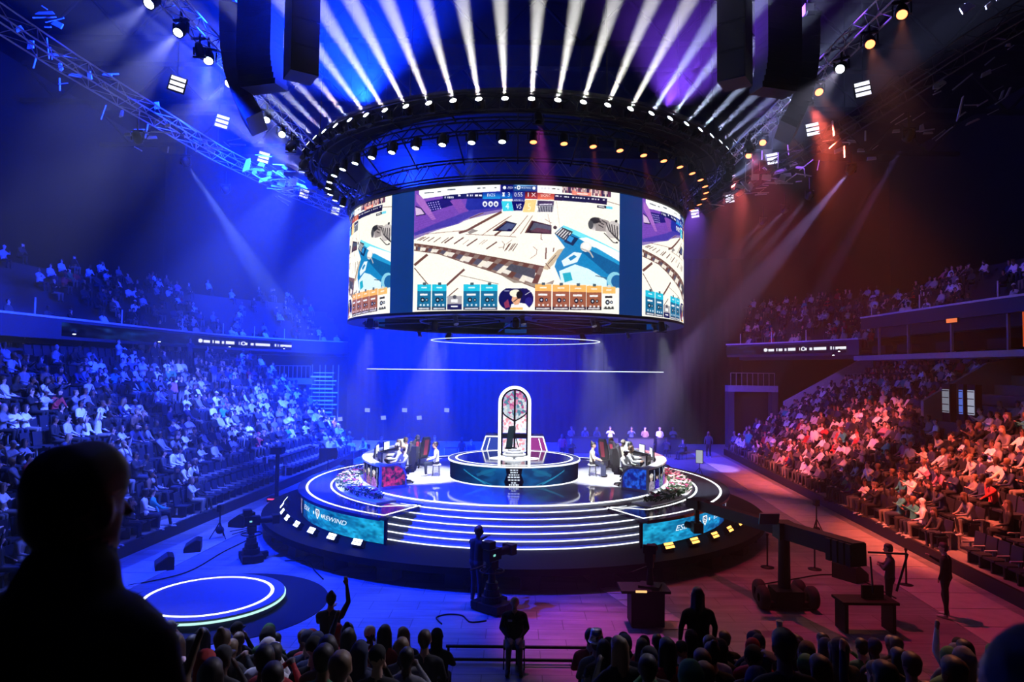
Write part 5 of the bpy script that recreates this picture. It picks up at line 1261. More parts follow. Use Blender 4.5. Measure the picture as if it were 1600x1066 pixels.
# loudspeakers
spk = mat('speaker_black', (.022, .022, .026), .55); grl = mat('speaker_grille', (.035, .035, .04), .7)
def curved_array(s):
    nm = 'left' if s < 0 else 'right'; Y = 20.0
    pts = [(362, 18), (362, 50), (363, 80), (366, 108), (372, 133), (381, 156), (391, 176), (402, 194)] if s < 0 else [(1262, 40), (1262, 70), (1261, 98), (1258, 124), (1253, 148), (1246, 170), (1237, 190), (1226, 208)]
    Q = [at_y(*p, Y) for p in pts]; o = thing('line_array', f'curved black line array loudspeaker hanging at the outer {nm}', 'loudspeaker', Q[0])
    b = Q[0]
    for i in range(len(Q) - 1):
        for f in (0, .5):
            p = Q[i].lerp(Q[i + 1], f + .25) - b; d = (Q[i + 1] - Q[i]); an = math.atan2(d.x, -d.z); rot = Matrix.Rotation(-an, 3, 'Y') @ Matrix.Rotation(R(-14 * s), 3, 'Z')
            c = MB().box(p, (.50, 1.15, d.length * .49), rot).build('cabinet', spk, o)
            MB().box(p + rot @ Vector((s * .255, 0, 0)), (.02, 1.05, d.length * .42), rot).build('grille', grl, c)
    MB().box((0, 0, .14), (.42, 1.0, .10)).build('flying_frame', blackm, o)
    h = thing('chain_hoist', f'pale chain hoist above the outer {nm} line array', 'hoist', b + Vector((-.1 * s * 0, 0, .19)))
    MB().box((0, 0, .24), (.26, .3, .34)).build('motor', mat('hoist_white', (.75, .75, .76), .5), h); MB().box((.18, 0, .24), (.14, .2, .26)).build('chain_bag', grey, h); MB().cyl((0, 0, .4), (0, 0, 26.99 - b.z - .2), .015, n=4).build('chain', grey, h); MB().box((0, 0, .03), (.08, .08, .1)).build('hook', grey, h)
curved_array(-1); curved_array(1)
def column(s):
    nm = 'left' if s < 0 else 'right'; Y = 19.0
    a, b = (at_y(408, 0, Y), at_y(410, 140, Y)) if s < 0 else (at_y(1216, 0, Y), at_y(1214, 146, Y))
    o = thing('line_array', f'straight black line array loudspeaker hanging inside the {nm} curved one', 'loudspeaker', a); n = 16; L_ = a.z - b.z; rot = Matrix.Rotation(R(16 * s), 3, 'Z')
    for i in range(-6, n):
        z = -(i + .5) * L_ / n; off = -.015 * max(0, i - 9) ** 2 * s
        MB().box((off * .3, 0, z), (1.12, .6, L_ / n * .97), rot).build('cabinet', spk, o)
    MB().cyl((0, 0, 3), (0, 0, 26.99 - a.z), .03, n=5).build('cable', blackm, o)
column(-1); column(1)
def subs(s):
    nm = 'left' if s < 0 else 'right'; Y = 18.0
    a, b = (at_y(473, 0, Y), at_y(472, 122, Y)) if s < 0 else (at_y(1148, 0, Y), at_y(1150, 132, Y))
    o = thing('subwoofer_stack', f'square black hanging subwoofer stack nearest the middle on the {nm}', 'loudspeaker', a); rot = Matrix.Rotation(R(33 * -s), 3, 'Z'); L_ = a.z - b.z; h = L_ / 3
    for i in range(-3, 3):
        c = MB().box((0, 0, -(i + .5) * h), (.74, .76, h * .985), rot).build('cabinet', spk, o)
        MB().box(Vector((0, 0, -(i + .5) * h)) + rot @ Vector((0, -.385, 0)), (.68, .02, h * .9), rot).build('grille', grl, c)
    MB().cyl((0, 0, 3 * h), (0, 0, 26.99 - a.z), .03, n=5).build('cable', blackm, o)
subs(-1); subs(1)
# small pale squares lit at the back of the hall
for k, (x, y) in enumerate([(531, 655), (574, 641), (599, 653), (632, 641), (655, 653), (698, 641)]):
    p = at_y(x, y, 55.5); o = thing('flood_light', f'small pale square light panel against the back drape, {NUM[k]} from the left', 'light panel', p, group='square panels at the back')
    MB().box((0, .05, 0), (.46, .06, .36)).build('case', black, o); MB().box((0, .01, 0), (.40, .02, .32), Matrix.Rotation(R(-6 if y > 650 else 3), 3, 'Y')).build('lit_face', glow('flood_face', (.35, .45, 1), .9), o)
    MB().cyl((0, .05, -.15), (0, .05, -p.z), .02, n=4).build('pole', blackm, o)
# ------------------------------------------------------------------ things on the arena floor
cx_, cy_ = -7.35, 17.45
tag(MB().lathe([(0, 0), (2.62, 0), (2.62, .012), (0, .012)], (cx_, cy_, .001), n=72, sm=False).build('round_carpet', mat('carpet_black', (.006, .006, .01), .95)), 'round black carpet under the small round stage', 'carpet')
o = thing('round_riser', 'small round satellite stage with white ring near the left stand', 'stage', (-7.62, 17.4, .013))
MB().lathe([(0, 0), (1.72, 0), (1.80, .2), (1.80, .24), (0, .24)], n=72, sm=False).build('disc', mat('riser_blue', (.12, .13, .16), .35), o)
MB().sector(1.46, 1.54, .24, .247, -180, 180, 72).build('ring_line', line_led, o)
MB().sector(1.795, 1.83, .15, .195, -180, 180, 72).build('edge_light', glow('riser_edge', (.55, 1, .9), 1.1), o)

def pedestal_camera(label, p, rz, h=1.0, group='pedestal cameras', lens_len=.55):
    o = thing('broadcast_camera', label, 'camera', p, rz, group)
    MB().prism([(-.42, -.30), (.42, -.30), (.46, 0), (.42, .30), (-.42, .30), (-.46, 0)], .03, .22, lambda u, v, t: (u, v, t)).build('dolly', black, o)
    for a in (90, 210, 330):
        mb = MB(); c = Vector((.38 * math.cos(R(a)), .38 * math.sin(R(a)), .09)); mb.cyl(c - Vector((.05, 0, 0)), c + Vector((.05, 0, 0)), .085, n=10); mb.box(c + Vector((0, 0, .07)), (.2, .24, .14)); mb.build('wheel_cover', blackm, o)
    for k, (r, z0, z1) in enumerate(((.26, .2, .38), (.20, .38, .54), (.15, .54, .70), (.09, .70, h))): MB().lathe([(0, z0), (r, z0), (r, z1), (0, z1)], n=14, sm=False).build('column', black, o)
    mb = MB(); mb.loop((0, 0, h - .04), .30, .018, 28, 6)
    for a in (0, 120, 240): mb.cyl((0, 0, h - .04), (.3 * math.cos(R(a)), .3 * math.sin(R(a)), h - .04), .012, n=5)
    mb.build('steering_ring', black, o)
    MB().box((0, 0, h + .10), (.2, .26, .2)).build('pan_head', blackm, o)
    b = MB(); b.box((0, .0, h + .36), (.22, .46, .28)); b.build('camera_body', black, o)
    l = MB(); l.cyl((0, .23, h + .36), (0, .23 + lens_len * .7, h + .36), .10, .11, 12); l.box((0, .23 + lens_len * .85, h + .36), (.32, .2, .26)); l.build('lens', black, o)
    v = MB(); v.box((0, -.14, h + .62), (.26, .24, .18)); v.cyl((0, -.1, h + .5), (0, -.1, h + .56), .03, n=6); v.build('viewfinder', black, o)
    for s in (-1, 1): MB().cyl((s * .08, -.1, h + .12), (s * .22, -.6, h + .05), .014, n=5).build('pan_bar', blackm, o)
    MB().box((.118, -.05, h + .36), (.006, .08, .05)).build('status_screen', glow('status_glow', (.3, .9, .8), .8), o)
    return o
CAM_C = at_z(768, 954, 0)
pedestal_camera('broadcast camera on pedestal in the middle of the floor before the steps', CAM_C, R(-38), 1.02)
pedestal_camera('broadcast camera on pedestal left of the stage with no operator', at_z(392, 876, 0), R(-60), .86)
crew = figure('stand', .08, ('reach', 'desk'), 'short', voxel=.016, tris=4500, fingers=True, face=True)
cp = at_z(744, 944, 0)
p = person(crew, cp, R(-42), 'black', 'camera operator in black standing behind the pedestal camera before the steps', scale=1.08)
hs = MB(); hs.loop((0, 0, 0), .105, .014, 18, 5); hs.v = [(x, z_, max(-.02, y)) for x, y, z_ in hs.v]; hs.cyl((-.12, 0, -.03), (-.085, 0, -.03), .045, n=10); hs.cyl((.085, 0, -.03), (.12, 0, -.03), .045, n=10)
hs.build('headset', black, p, (0, .06, 1.72))
# right camera with its cart
rp = at_z(1012, 975, 0)
o = thing('equipment_cart', 'black equipment cart with small lit display under the right camera', 'cart', rp)
MB().box((-.05, 0, .42), (.78, .6, .78)).build('cabinet', black, o); MB().box((-.1, 0, .84), (1.15, .7, .06)).build('top', black, o); MB().box((-.22, -.36, .865), (.26, .02, .05)).build('display', glow('cart_display', (1, .55, .2), 1.2), o)
for sx in (-1, 1):
    for sy in (-1, 1): MB().cyl((-.05 + sx * .34, sy * .24 - .02, .04), (-.05 + sx * .34, sy * .24 + .02, .04), .04, n=8).build('caster', blackm, o)
o = thing('tripod_camera', 'camera with monitor on the cart right of the middle aisle', 'camera', rp + Vector((.05, 0, .87)), R(-20))
mb = MB(); mb.cyl((0, 0, 0), (0, 0, .45), .09, .06, 10); mb.box((0, 0, .03), (.5, .4, .06)); mb.build('column', black, o); MB().box((0, 0, .52), (.16, .2, .14)).build('pan_head', blackm, o); MB().box((0, .02, .78), (.2, .42, .36)).build('camera_body', black, o)
MB().cyl((0, .2, .78), (0, .6, .78), .09, .11, 10).build('lens', black, o); MB().box((.02, -.2, .93), (.30, .06, .2)).build('monitor', black, o); MB().cyl((-.06, -.1, .5), (-.35, -.45, .42), .014, n=5).build('pan_bar', blackm, o)
# camera crane
jb = at_z(1228, 950, 0)
o = thing('camera_crane', 'long black camera crane on a wheeled base right of the stage', 'crane', jb)
MB().box((0, 0, .32), (.7, .62, .34)).build('base', black, o); MB().box((0, -.1, .12), (1.2, .18, .14)).build('axle', blackm, o); MB().box((0, .45, .12), (1.0, .18, .14)).build('axle', blackm, o)
for sx, sy in ((-.62, -.1), (.62, -.1), (-.52, .45), (.52, .45)):
    w_ = MB(); w_.lathe([(.10, -.11), (.25, -.11), (.29, -.06), (.29, .06), (.25, .11), (.10, .11)], n=18); w_.v = [(sx + z, sy + x, .29 + y) for x, y, z in w_.v]; w_.build('wheel', mat('tyre', (.012, .012, .012), .85), o)
MB().cyl((0, .1, .45), (0, .1, 1.78), .16, .14, 12).build('column', black, o)
pv = Vector((0, .1, 1.95)); tip = at_y(1090, 788, jb.y + 3.9) - jb; tail = pv - (tip - pv) * .62
MB().box(pv, (.42, .5, .42)).build('pivot_head', black, o)
d = (tip - tail); q = d.to_track_quat('Y', 'Z').to_matrix()
MB().box((tip + pv) / 2, (.26, (tip - pv).length, .30), q).build('boom', black, o); MB().box((tail + pv) / 2, (.34, (tail - pv).length, .40), q).build('rear_boom', black, o)
for i in range(4): MB().box(tail + q @ Vector((0, .1 + .2 * i, -.08)), (.46, .15, .5), q).build('counterweight', black, o)
MB().box(tip + Vector((.0, 0, .02)), (.5, .5, .28), Matrix.Rotation(.5, 3, 'Z')).build('tip_bracket', black, o)
h = MB(); h.box(tip + Vector((-.02, 0, -.45)), (.12, .12, .8)); h.box(tip + Vector((-.02, 0, -.72)), (.3, .42, .3)); h.cyl(tip + Vector((-.05, .1, -.72)), tip + Vector((-.4, .5, -.7)), .09, .11, 10); h.build('camera_head', black, o)
MB().box(pv + Vector((-.42, -.1, .3)), (.5, .05, .3), Matrix.Rotation(.3, 3, 'X')).build('monitor', mat('crane_monitor', (.10, .10, .16), .2), o)
mb = MB(); mb.cyl(tail + Vector((.2, 0, 0)), tail + Vector((.8, -.5, .1)), .025, n=6); mb.cyl(tail + Vector((.8, -.5, .1)), tail + Vector((.55, -.5, -.7)), .025, n=6); mb.cyl(tail + Vector((.25, 0, -.1)), tail + Vector((.1, -.4, -.8)), .02, n=6); mb.build('control_handle', blackm, o)
for k, (x, y, rz, tp, lab, ms) in enumerate([(1390, 968, 60, 'charcoal', 'crane operator in dark top bending over the controls at right', 0), (1478, 965, 40, 'black', 'crew member in black standing near the right stand front board', 2)]):
    pp = at_z(x, y, 0); person(STANDING[ms][0], pp, R(rz), tp, lab, 'camera crane crew')
o = thing('control_desk', 'low black control desk beside the crane operator', 'desk', at_z(1352, 985, 0))
MB().box((0, 0, .70), (1.3, .6, .06)).build('top', black, o)
for s in (-1, 1): MB().box((s * .55, 0, .34), (.08, .5, .67)).build('leg', black, o)
MB().box((.2, .05, .88), (.5, .08, .3)).build('panel', black, o)
# stanchions
for k, (x, y) in enumerate([(1199, 887), (1273, 890), (1416, 915)]):
    o = thing('stanchion', f'slim black stanchion post on round base, {NUM[k]} from the stage', 'post', at_z(x, y, 0), group='stanchions by the crane')
    MB().lathe([(0, 0), (.2, 0), (.2, .02), (.05, .05), (0, .05)], n=18).build('base', black, o); MB().cyl((0, 0, .03), (0, 0, 1.0), .026, n=8).build('post', black, o); MB().lathe([(0, .98), (.04, .98), (.045, 1.03), (0, 1.05)], n=10).build('cap', black, o)
# wedges, boxes, tripods
def wedge(label, p, rz, s=1.0):
    o = thing('stage_monitor', label, 'loudspeaker', p, rz, 'wedge loudspeakers on the floor'); o.scale = (s,) * 3
    MB().prism([(-.24, 0), (.26, 0), (.26, .16), (-.10, .40), (-.24, .36)], -.32, .32, lambda u, v, t: (t, u, v)).build('case', black, o)
    a, b = Vector((0, .26, .16)), Vector((0, -.10, .40)); n_ = Vector((0, .24, .36)).normalized()
    MB().prism([(-.29, 0), (.29, 0), (.29, 1), (-.29, 1)], .004, .02, lambda u, v, t: (u, a.y + (b.y - a.y) * (.06 + .88 * v) + n_.y * t, a.z + (b.z - a.z) * (.06 + .88 * v) + n_.z * t)).build('grille', grl, o)
wedge('black floor monitor nearest the small round stage', at_z(257, 888, 0), R(120)); wedge('black floor monitor between tripod and small round stage', at_z(302, 861, 0), R(110)); wedge('large black floor monitor beside the left pedestal camera', at_z(378, 822, 0), R(80), 1.25)
wedge('black floor monitor on red floor left of the right stand far end', at_z(1043, 736, 0), R(-80)); wedge('second black floor monitor at the right stand far end', at_z(1030, 728, 0), R(-80)); wedge('black floor monitor left behind the left desk', at_z(542, 727, 0), R(60)); wedge('black floor wedge under the crane counterweight', at_z(1328, 905, 0), R(-60), 1.2)
def tripod(name, label, cat, p, rz, h, head):
    o = thing(name, label, cat, p, rz)
    for a in (90, 210, 330): MB().cyl((0, 0, h * .55), (.34 * math.cos(R(a)), .34 * math.sin(R(a)), 0), .018, n=6).build('leg', black, o)
    MB().cyl((0, 0, h * .2), (0, 0, h), .024, n=6).build('pole', black, o)
    head(o, h); return o
def hd_lamp(o, h): MB().box((0, 0, h), (.16, .2, .22)).build('lamp_head', black, o); MB().ell((0, 0, .3), (.16, .12, .14), 8, 6).build('sandbag', dark, o)
tripod('tripod', 'black tripod stand with sandbag near the left stand', 'tripod', at_z(343, 842, 0), 0, 1.05, hd_lamp)
def hd_screen(m): 
    def f(o, h): MB().box((0, 0, h + .2), (1.0, .06, .62)).build('frame', black, o); MB().box((0, -.035, h + .2), (.94, .01, .56)).build('screen', m, o)
    return f
tripod('confidence_screen', 'dark screen on tripod at the far left of the stage', 'screen', at_z(512, 741, 0), R(25), .95, hd_screen(black))
def hd_slim(o, h): MB().box((0, 0, h + .3), (.45, .05, .8)).build('frame', black, o); MB().box((0, -.03, h + .3), (.40, .01, .74)).build('screen', glow('slim_screen', (.45, .5, .6), .9), o)
tripod('confidence_screen', 'narrow lit screen on tripod at the far right of the stage', 'screen', at_z(1093, 742, 0), R(-40), .75, hd_slim)
tripod('tripod', 'thin black tripod behind the camera crane', 'tripod', at_z(1276, 842, 0), 0, 1.3, hd_lamp)
o = thing('robot_tower', 'tall dark robotic camera tower with red light bar left of stage', 'camera', at_z(432, 783, 0))
MB().box((0, 0, .1), (.7, .5, .2)).build('base', black, o); MB().cyl((0, 0, .2), (0, 0, 2.2), .09, n=10).build('mast', black, o); MB().box((0, 0, 2.25), (.5, .5, .3)).build('camera_head', black, o); MB().box((0, -.26, .12), (.62, .02, .05)).build('light_bar', glow('red_bar', (1, .05, .12), 2.0), o)
o = thing('road_case', 'blue lit road case with pale edges behind the stage', 'case', at_y(706, 712, 44) * 1.0); o.location.z = 0
MB().box((0, 0, .55), (.9, .6, .9)).build('body', mat('case_blue', (.12, .12, .14), .5), o); mb = MB()
for sx in (-.45, .45):
    for z in (.1, 1.0): mb.box((0, -.3, z), (.9, .03, .04)); 
    mb.box((sx, -.3, .55), (.04, .03, .9))
mb.build('edge_trim', pale, o)
for s in (-1, 1): MB().cyl((s * .35, -.2, .05), (s * .35, .2, .05), .05, n=8).build('caster', blackm, o)
# crew behind the stage
BK = [(538, 722, 0, 'navy', 200, 'standing among crew at far left, arms folded', 45), (572, 715, -1, 'white', 150, 'seated in white shirt, far left behind the stage', 46), (550, 716, -1, 'pale grey', 200, 'seated in grey, far left behind the stage', 45), (597, 712, 2, 'black', 180, 'operating a tall camera behind left desk', 42),
      (640, 708, 1, 'charcoal', 190, 'standing dimly behind the left desk', 44), (663, 706, -1, 'navy', 200, 'seated with bright paper behind the left desk', 44), (680, 708, 2, 'black', 180, 'standing right behind the left desk end', 43), (722, 710, 1, 'black', 150, 'in black standing left behind the dais', 42), (737, 708, -1, 'navy', 190, 'seated dimly left behind the dais', 45),
      (879, 708, 1, 'red', 180, 'in red standing right behind the dais', 45), (893, 708, 0, 'black', 200, 'in black with folded arms right behind the dais', 42), (984, 708, 2, 'black', 190, 'in black standing over the right desk', 41), (934, 712, -1, 'brown', 180, 'seated in brown behind the right host', 45),
      (1107, 712, 1, 'charcoal', 160, 'in dark clothes standing near far end of right stand', 48), (1066, 715, -1, 'charcoal', 120, 'seated in dark top at far end of right stand', 47), (1042, 712, -1, 'charcoal', 150, 'seated in dark clothes right behind the right desk', 48)]
for k, (x, y, ms, tp, rz, words, Y) in enumerate(BK):
    q = at_y(x, 640, Y); q.z = 0
    person(STANDING[ms][0] if ms >= 0 else CROWD[k % 4][0], q, R(rz), tp, 'crew member ' + words, 'crew behind the stage')
    if ms < 0:
        o = thing('crew_chair', 'black folding chair of crew member ' + words, 'chair', q, R(rz), 'crew chairs')
        MB().box((0, 0, .40), (.44, .42, .04)).build('seat', black, o); MB().box((0, -.22, .72), (.44, .03, .3)).build('backrest', black, o)
        for sx in (-1, 1):
            for sy in (-1, 1): MB().cyl((sx * .2, sy * .18, .4), (sx * .2, sy * .2, 0), .012, n=5).build('leg', blackm, o)
for k, x in enumerate((905, 945, 1000, 1045)):
    q = at_y(x, 640, 50); q.z = 0
    o = thing('production_table', f'long black draped production table behind the right desk, {NUM[k]} from the dais', 'table', q, group='production tables')
    MB().box((0, 0, 1.12), (1.9, .8, .06)).build('top', black, o); MB().box((0, -.36, .55), (1.86, .04, 1.08)).build('front_drape', dark, o)
    for s in (-1, 1): MB().box((s * .9, 0, .55), (.05, .7, 1.08)).build('side_drape', dark, o)
    for j in (-1, 1):
        pp = person(CROWD[(k * 2 + j) % 5][0], q + Vector((j * .5, .75, .5)), R(180), ['charcoal', 'navy', 'pale grey', 'brown'][(k + j) % 4], f'crew member seated behind {NUM[k]} production table, {"left" if j < 0 else "right"} seat', 'crew at the production tables')
    MB().box((0, .75, .25), (1.9, .9, .5)).build('platform', black, o)
# usher seated in the middle aisle
up_ = at_z(803, 1040, 0)
o = thing('chair', 'black metal chair under the steward in the middle aisle', 'chair', up_, R(180))
MB().box((0, 0, .41), (.44, .42, .04)).build('seat', black, o); MB().box((0, -.22, .74), (.44, .03, .34)).build('backrest', black, o)
for sx in (-1, 1):
    for sy in (-1, 1): MB().cyl((sx * .2, sy * .18, .4), (sx * .21, sy * .2, 0), .013, n=6).build('leg', blackm, o)
st = person(figure('sit', 0, ('lap', 'lap'), 'none', voxel=.012, tris=8000, fingers=True, face=True, bulk=1.05), up_, R(180), 'black', 'bald steward in black suit seated facing the crowd in the middle aisle')
MB().box((.09, .105, .93), (.09, .006, .045)).build('chest_badge', mat('badge_white', (.8, .8, .8), .5), st)
# low rail and steps of the middle aisle
o = thing('front_rail', 'low black rail across the middle aisle behind the steward', 'rail', (0, 12.9, 0))
for z in (.08, .34): MB().box((.1, 1.3, z), (2.9, .05, .05)).build('bar', black, o)
for s in (-1, 0, 1): MB().box((.1 + s * 1.4, 1.3, .18), (.05, .05, .36)).build('post', black, o)
# cables on the floor
def cable(label, pts):
    P = smooth_path([at_z(x, y, .02) for x, y in pts], 6); mb = MB(); mb.tube(P, .018, 5)
    tag(mb.build('cable', black, fix=False), label, 'cable')
cable('black cable looping from the middle pedestal camera', [(690, 975), (682, 965), (700, 960), (722, 962), (735, 972), (760, 970)])
cable('thin black cable crossing the blue floor right of small round stage', [(445, 876), (480, 878), (492, 892), (505, 905)])
cable('black cable trailing past the camera crane base', [(1180, 915), (1240, 905), (1290, 898), (1340, 905), (1400, 935)])
cable('black cable along the left walkway boards', [(200, 915), (290, 895), (350, 862), (400, 838)])
# ------------------------------------------------------------------ the audience
def proj(p):
    q = CAMR.transposed() @ (Vector(p) - CAMP)
    return (CX + F * q.x / -q.z, CY - F * q.y / -q.z, -q.z) if q.z < 0 else (9e9, 9e9, -1)
rg = random.Random(21)
def facing(p, base, w_=.55):
    d = Vector((0 - p[0], SY - p[1], 0)).normalized() * w_ + Vector(base) * (1 - w_); return math.atan2(d.y, d.x) - math.pi / 2
slots = []; seats = []
for side, base in ((-1, LX), (1, RX)):
    for i in range(NR):
        ye = (47 + .9 * i * TD - .4) if side < 0 else 49.6
        y = 4.0 + (i % 2) * .26; n_ = 0
        while y < ye:
            s = i * TD + .45; p = Vector((base(y) + side * s, y, T0 + TR * i)); px, py, dep = proj(p + Vector((0, 0, 1)))
            blk = math.sin(y * .61 + i * .23 + side) > .955                # stair aisles
            vis = -30 < px < 1630 and py < 1100
            vom = side > 0 and 29.0 < y < 34.2 and s > 5.2
            n_ += 1
            if vis and not blk and not vom:
                rz = facing(p, (-side, 0, 0)); seats.append((p, math.atan2(0, -side) - math.pi / 2, side, i, dep))
                if side < 0:
                    pr = .86
                    if i < 2 and 28.5 < y < 41: pr = 0
                    elif i >= 11: pr = .45
                    if .5 + .5 * math.sin(y * .5 + i * 1.1) < .08: pr *= .2
                else:
                    pr = .9
                    if y < 22: pr = .42 if i > 2 else .12
                    elif y < 29 and i > 8: pr = 0
                    elif y < 36 and i > 9: pr = 0.05
                    if i > 9 and y > 47: pr = .1
                if rg.random() < pr: slots.append((dep, side, i, n_, p + Vector((rg.uniform(-.04, .04), rg.uniform(-.06, .06), 0)), rz + rg.uniform(-.3, .3)))
            y += .56
slots.sort(key=lambda q: q[0])
IND = 205
for dep, side, i, n_, p, rz in slots[:IND]:
    me, words = CROWD[rg.choice((0, 0, 1, 1, 2, 2, 3, 4, 4, 6, 7, 7, 8, 9, 9, 5))]; tp = _tw[rg.randrange(len(_tw))]; nm = 'left' if side < 0 else 'right'
    person(me, p, rz, tp, f'spectator in {tp} top, {words}, {nm} stand {nth(i + 1)} row, {nth(n_)} place', f'spectators in the {nm} stand', rg.uniform(.94, 1.06))
# the rest of the audience, too far off to tell apart
def crowd_mat():
    m = bpy.data.materials.new('crowd_cloth'); m.use_nodes = True; nt = m.node_tree; b = nt.nodes['Principled BSDF']; b.inputs['Roughness'].default_value = .8
    a = nt.nodes.new('ShaderNodeAttribute'); a.attribute_name = 'tint'; nt.links.new(a.outputs['Color'], b.inputs['Base Color']); return m
CM = crowd_mat()
def mesh_np(me):
    v = np.empty(len(me.vertices) * 3); me.vertices.foreach_get('co', v); v = v.reshape(-1, 3)
    me.calc_loop_triangles(); t = np.empty(len(me.loop_triangles) * 3, np.int32); me.loop_triangles.foreach_get('vertices', t); mi = np.empty(len(me.loop_triangles), np.int32); me.loop_triangles.foreach_get('material_index', mi)
    return v, t.reshape(-1, 3), mi
LOWNP = [mesh_np(m) for m in LOWRES]; STNP = [mesh_np(figure('stand', 0, a, 'short', voxel=.045, tris=260)) for a in (('cross', 'cross'), ('hang', 'hang'))]
def mass(name, label, items, group=None):
    V, T_, C_ = [], [], []; o_ = 0
    for p, rz, standing in items:
        v, t, mi = (STNP if standing else LOWNP)[rg.randrange(2 if standing else len(LOWNP))]
        k = rg.uniform(.93, 1.06); c, s = math.cos(rz) * k, math.sin(rz) * k
        V.append(np.stack([v[:, 0] * c - v[:, 1] * s + p[0], v[:, 0] * s + v[:, 1] * c + p[1], v[:, 2] * k + p[2]], -1)); T_.append(t + o_); o_ += len(v)
        sk = [(.06, .028, .016), (.22, .11, .07), (.45, .27, .19), (.60, .40, .30)][rg.randrange(4)]; tr_ = [(.012, .012, .016), (.02, .03, .06), (.05, .05, .055), (.16, .15, .13)][rg.randrange(4)]; hr = [(.006, .005, .004), (.02, .012, .008), (.07, .04, .02)][rg.randrange(3)]
        C_.append(np.array([sk, TOPS[_tw[rg.randrange(len(_tw))]], tr_, (.05, .05, .05), hr])[mi])
    V, T_, C_ = np.concatenate(V), np.concatenate(T_), np.concatenate(C_)
    me = bpy.data.meshes.new(name); me.from_pydata(V.tolist(), [], T_.tolist())
    at = me.attributes.new('tint', 'FLOAT_COLOR', 'CORNER'); c4 = np.ones((len(T_), 3, 4)); c4[:, :, :3] = C_[:, None]; at.data.foreach_set('color', c4.ravel())
    me.polygons.foreach_set('use_smooth', np.ones(len(T_), bool)); me.materials.append(CM); me.update()
    return tag(put(name, me), label, 'crowd', group, 'stuff')
rest = slots[IND:]
mass('crowd', 'far seated crowd filling the back of the left stand', [(p, rz, rg.random() < .02) for _, sd, _, _, p, rz in rest if sd < 0])
mass('crowd', 'far seated crowd filling the back of the right stand', [(p, rz, rg.random() < .02) for _, sd, _, _, p, rz in rest if sd > 0])
up_l = []
for k in range(330):
    t = rg.uniform(.2, .93); row = rg.randrange(8); q = offs(LPATH, 1.35 + row * .95)[int(t * (len(LPATH) - 1))]
    if math.sin(t * 22) > -.2 or rg.random() < .3: up_l.append(((q.x, q.y + rg.uniform(-.6, .6), 7.7 + row * .62), facing((q.x, q.y), (1, 0, 0)), False))
mass('crowd', 'sparse dim crowd on the left upper balcony', up_l)
up_r = []
for k in range(200):
    t = rg.uniform(.0, .72); row = rg.randrange(7); q = offs(RPATH2, 1.35 + row * .95)[int(t * (len(RPATH2) - 1))]; up_r.append(((q.x, q.y + rg.uniform(-.6, .6), 7.7 + row * .62), facing((q.x, q.y), (-1, 0, 0)), False))
for k in range(80):
    t = rg.uniform(.45, 1); row = rg.randrange(5); q = offs(RPATH, 1.35 + row * .95)[int(t * (len(RPATH) - 1))]; up_r.append(((q.x, q.y + rg.uniform(-.6, .6), 9.05 + row * .62), facing((q.x, q.y), (-1, 0, 0)), False))
mass('crowd', 'sparse dim crowd on the right upper balconies', up_r)
box = [((LX(y) - 12.2 + rg.uniform(-.2, .2), y, 5.99), facing((LX(y) - 12.2, y), (1, 0, 0)), rg.random() < .75) for y in [22 + .62 * k for k in range(46)] if rg.random() < .62]
mass('crowd', 'row of people standing behind the parapet of the left concourse', box)
# seats
def seat_parts():
    a = MB(); a.box((0, .02, .40), (.46, .44, .06)); a.box((0, .0, .2), (.06, .3, .38))
    b = MB(); b.box((0, -.23, .66), (.46, .05, .50), Matrix.Rotation(R(8), 3, 'X'))
    c = MB(); c.box((0, -.02, .56), (.05, .36, .04)); c.box((0, -.1, .28), (.04, .05, .56))
    return a, b, c
seatm = mat('seat_plastic', (.016, .018, .028), .55); armm = mat('seat_arm', (.30, .30, .33), .5)
sa, sb, sc_ = [q.mesh(n, m) for q, n, m in zip(seat_parts(), ('seat_pan', 'backrest', 'armrest'), (seatm, seatm, armm))]
taken = {(round(p.x, 1), round(p.y, 1)) for *_, p, rz in slots}
front = [q for q in seats if q[3] < 2 and ((q[2] < 0 and 28 < q[0].y < 41.5) or (q[2] > 0 and 13 < q[0].y < 23))]
cnt = {}
for p, rz, side, i, dep in front:
    nm = 'left' if side < 0 else 'right'; k = cnt[(side, i)] = cnt.get((side, i), 0) + 1
    o = thing('stand_seat', f'empty dark folding seat, {nm} stand {"front" if i == 0 else "second"} row, {nth(k)} along the empty run', 'seat', p, rz, 'empty seats in the front rows')
    put('seat_pan', sa, o); put('backrest', sb, o); put('armrest', sc_, o, (-.26, 0, 0)); put('armrest', sc_, o, (.26, 0, 0))
fs = {id(q) for q in front}
for side, nm in ((-1, 'left'), (1, 'right')):
    mb = MB(); a, b, c = seat_parts(); src = MB()
    for q in (a, b): src.add(q.v, q.f)
    for q in seats:
        if q[2] != side or id(q) in fs: continue
        cz, sz = math.cos(q[1]), math.sin(q[1]); p = q[0]
        mb.add([(x * cz - y * sz + p.x, x * sz + y * cz + p.y, z + p.z) for x, y, z in src.v], src.f)
    tag(mb.build('seat_rows', seatm, fix=False), f'rows of dark folding seats under the {nm} stand crowd', 'seats', None, 'stuff')

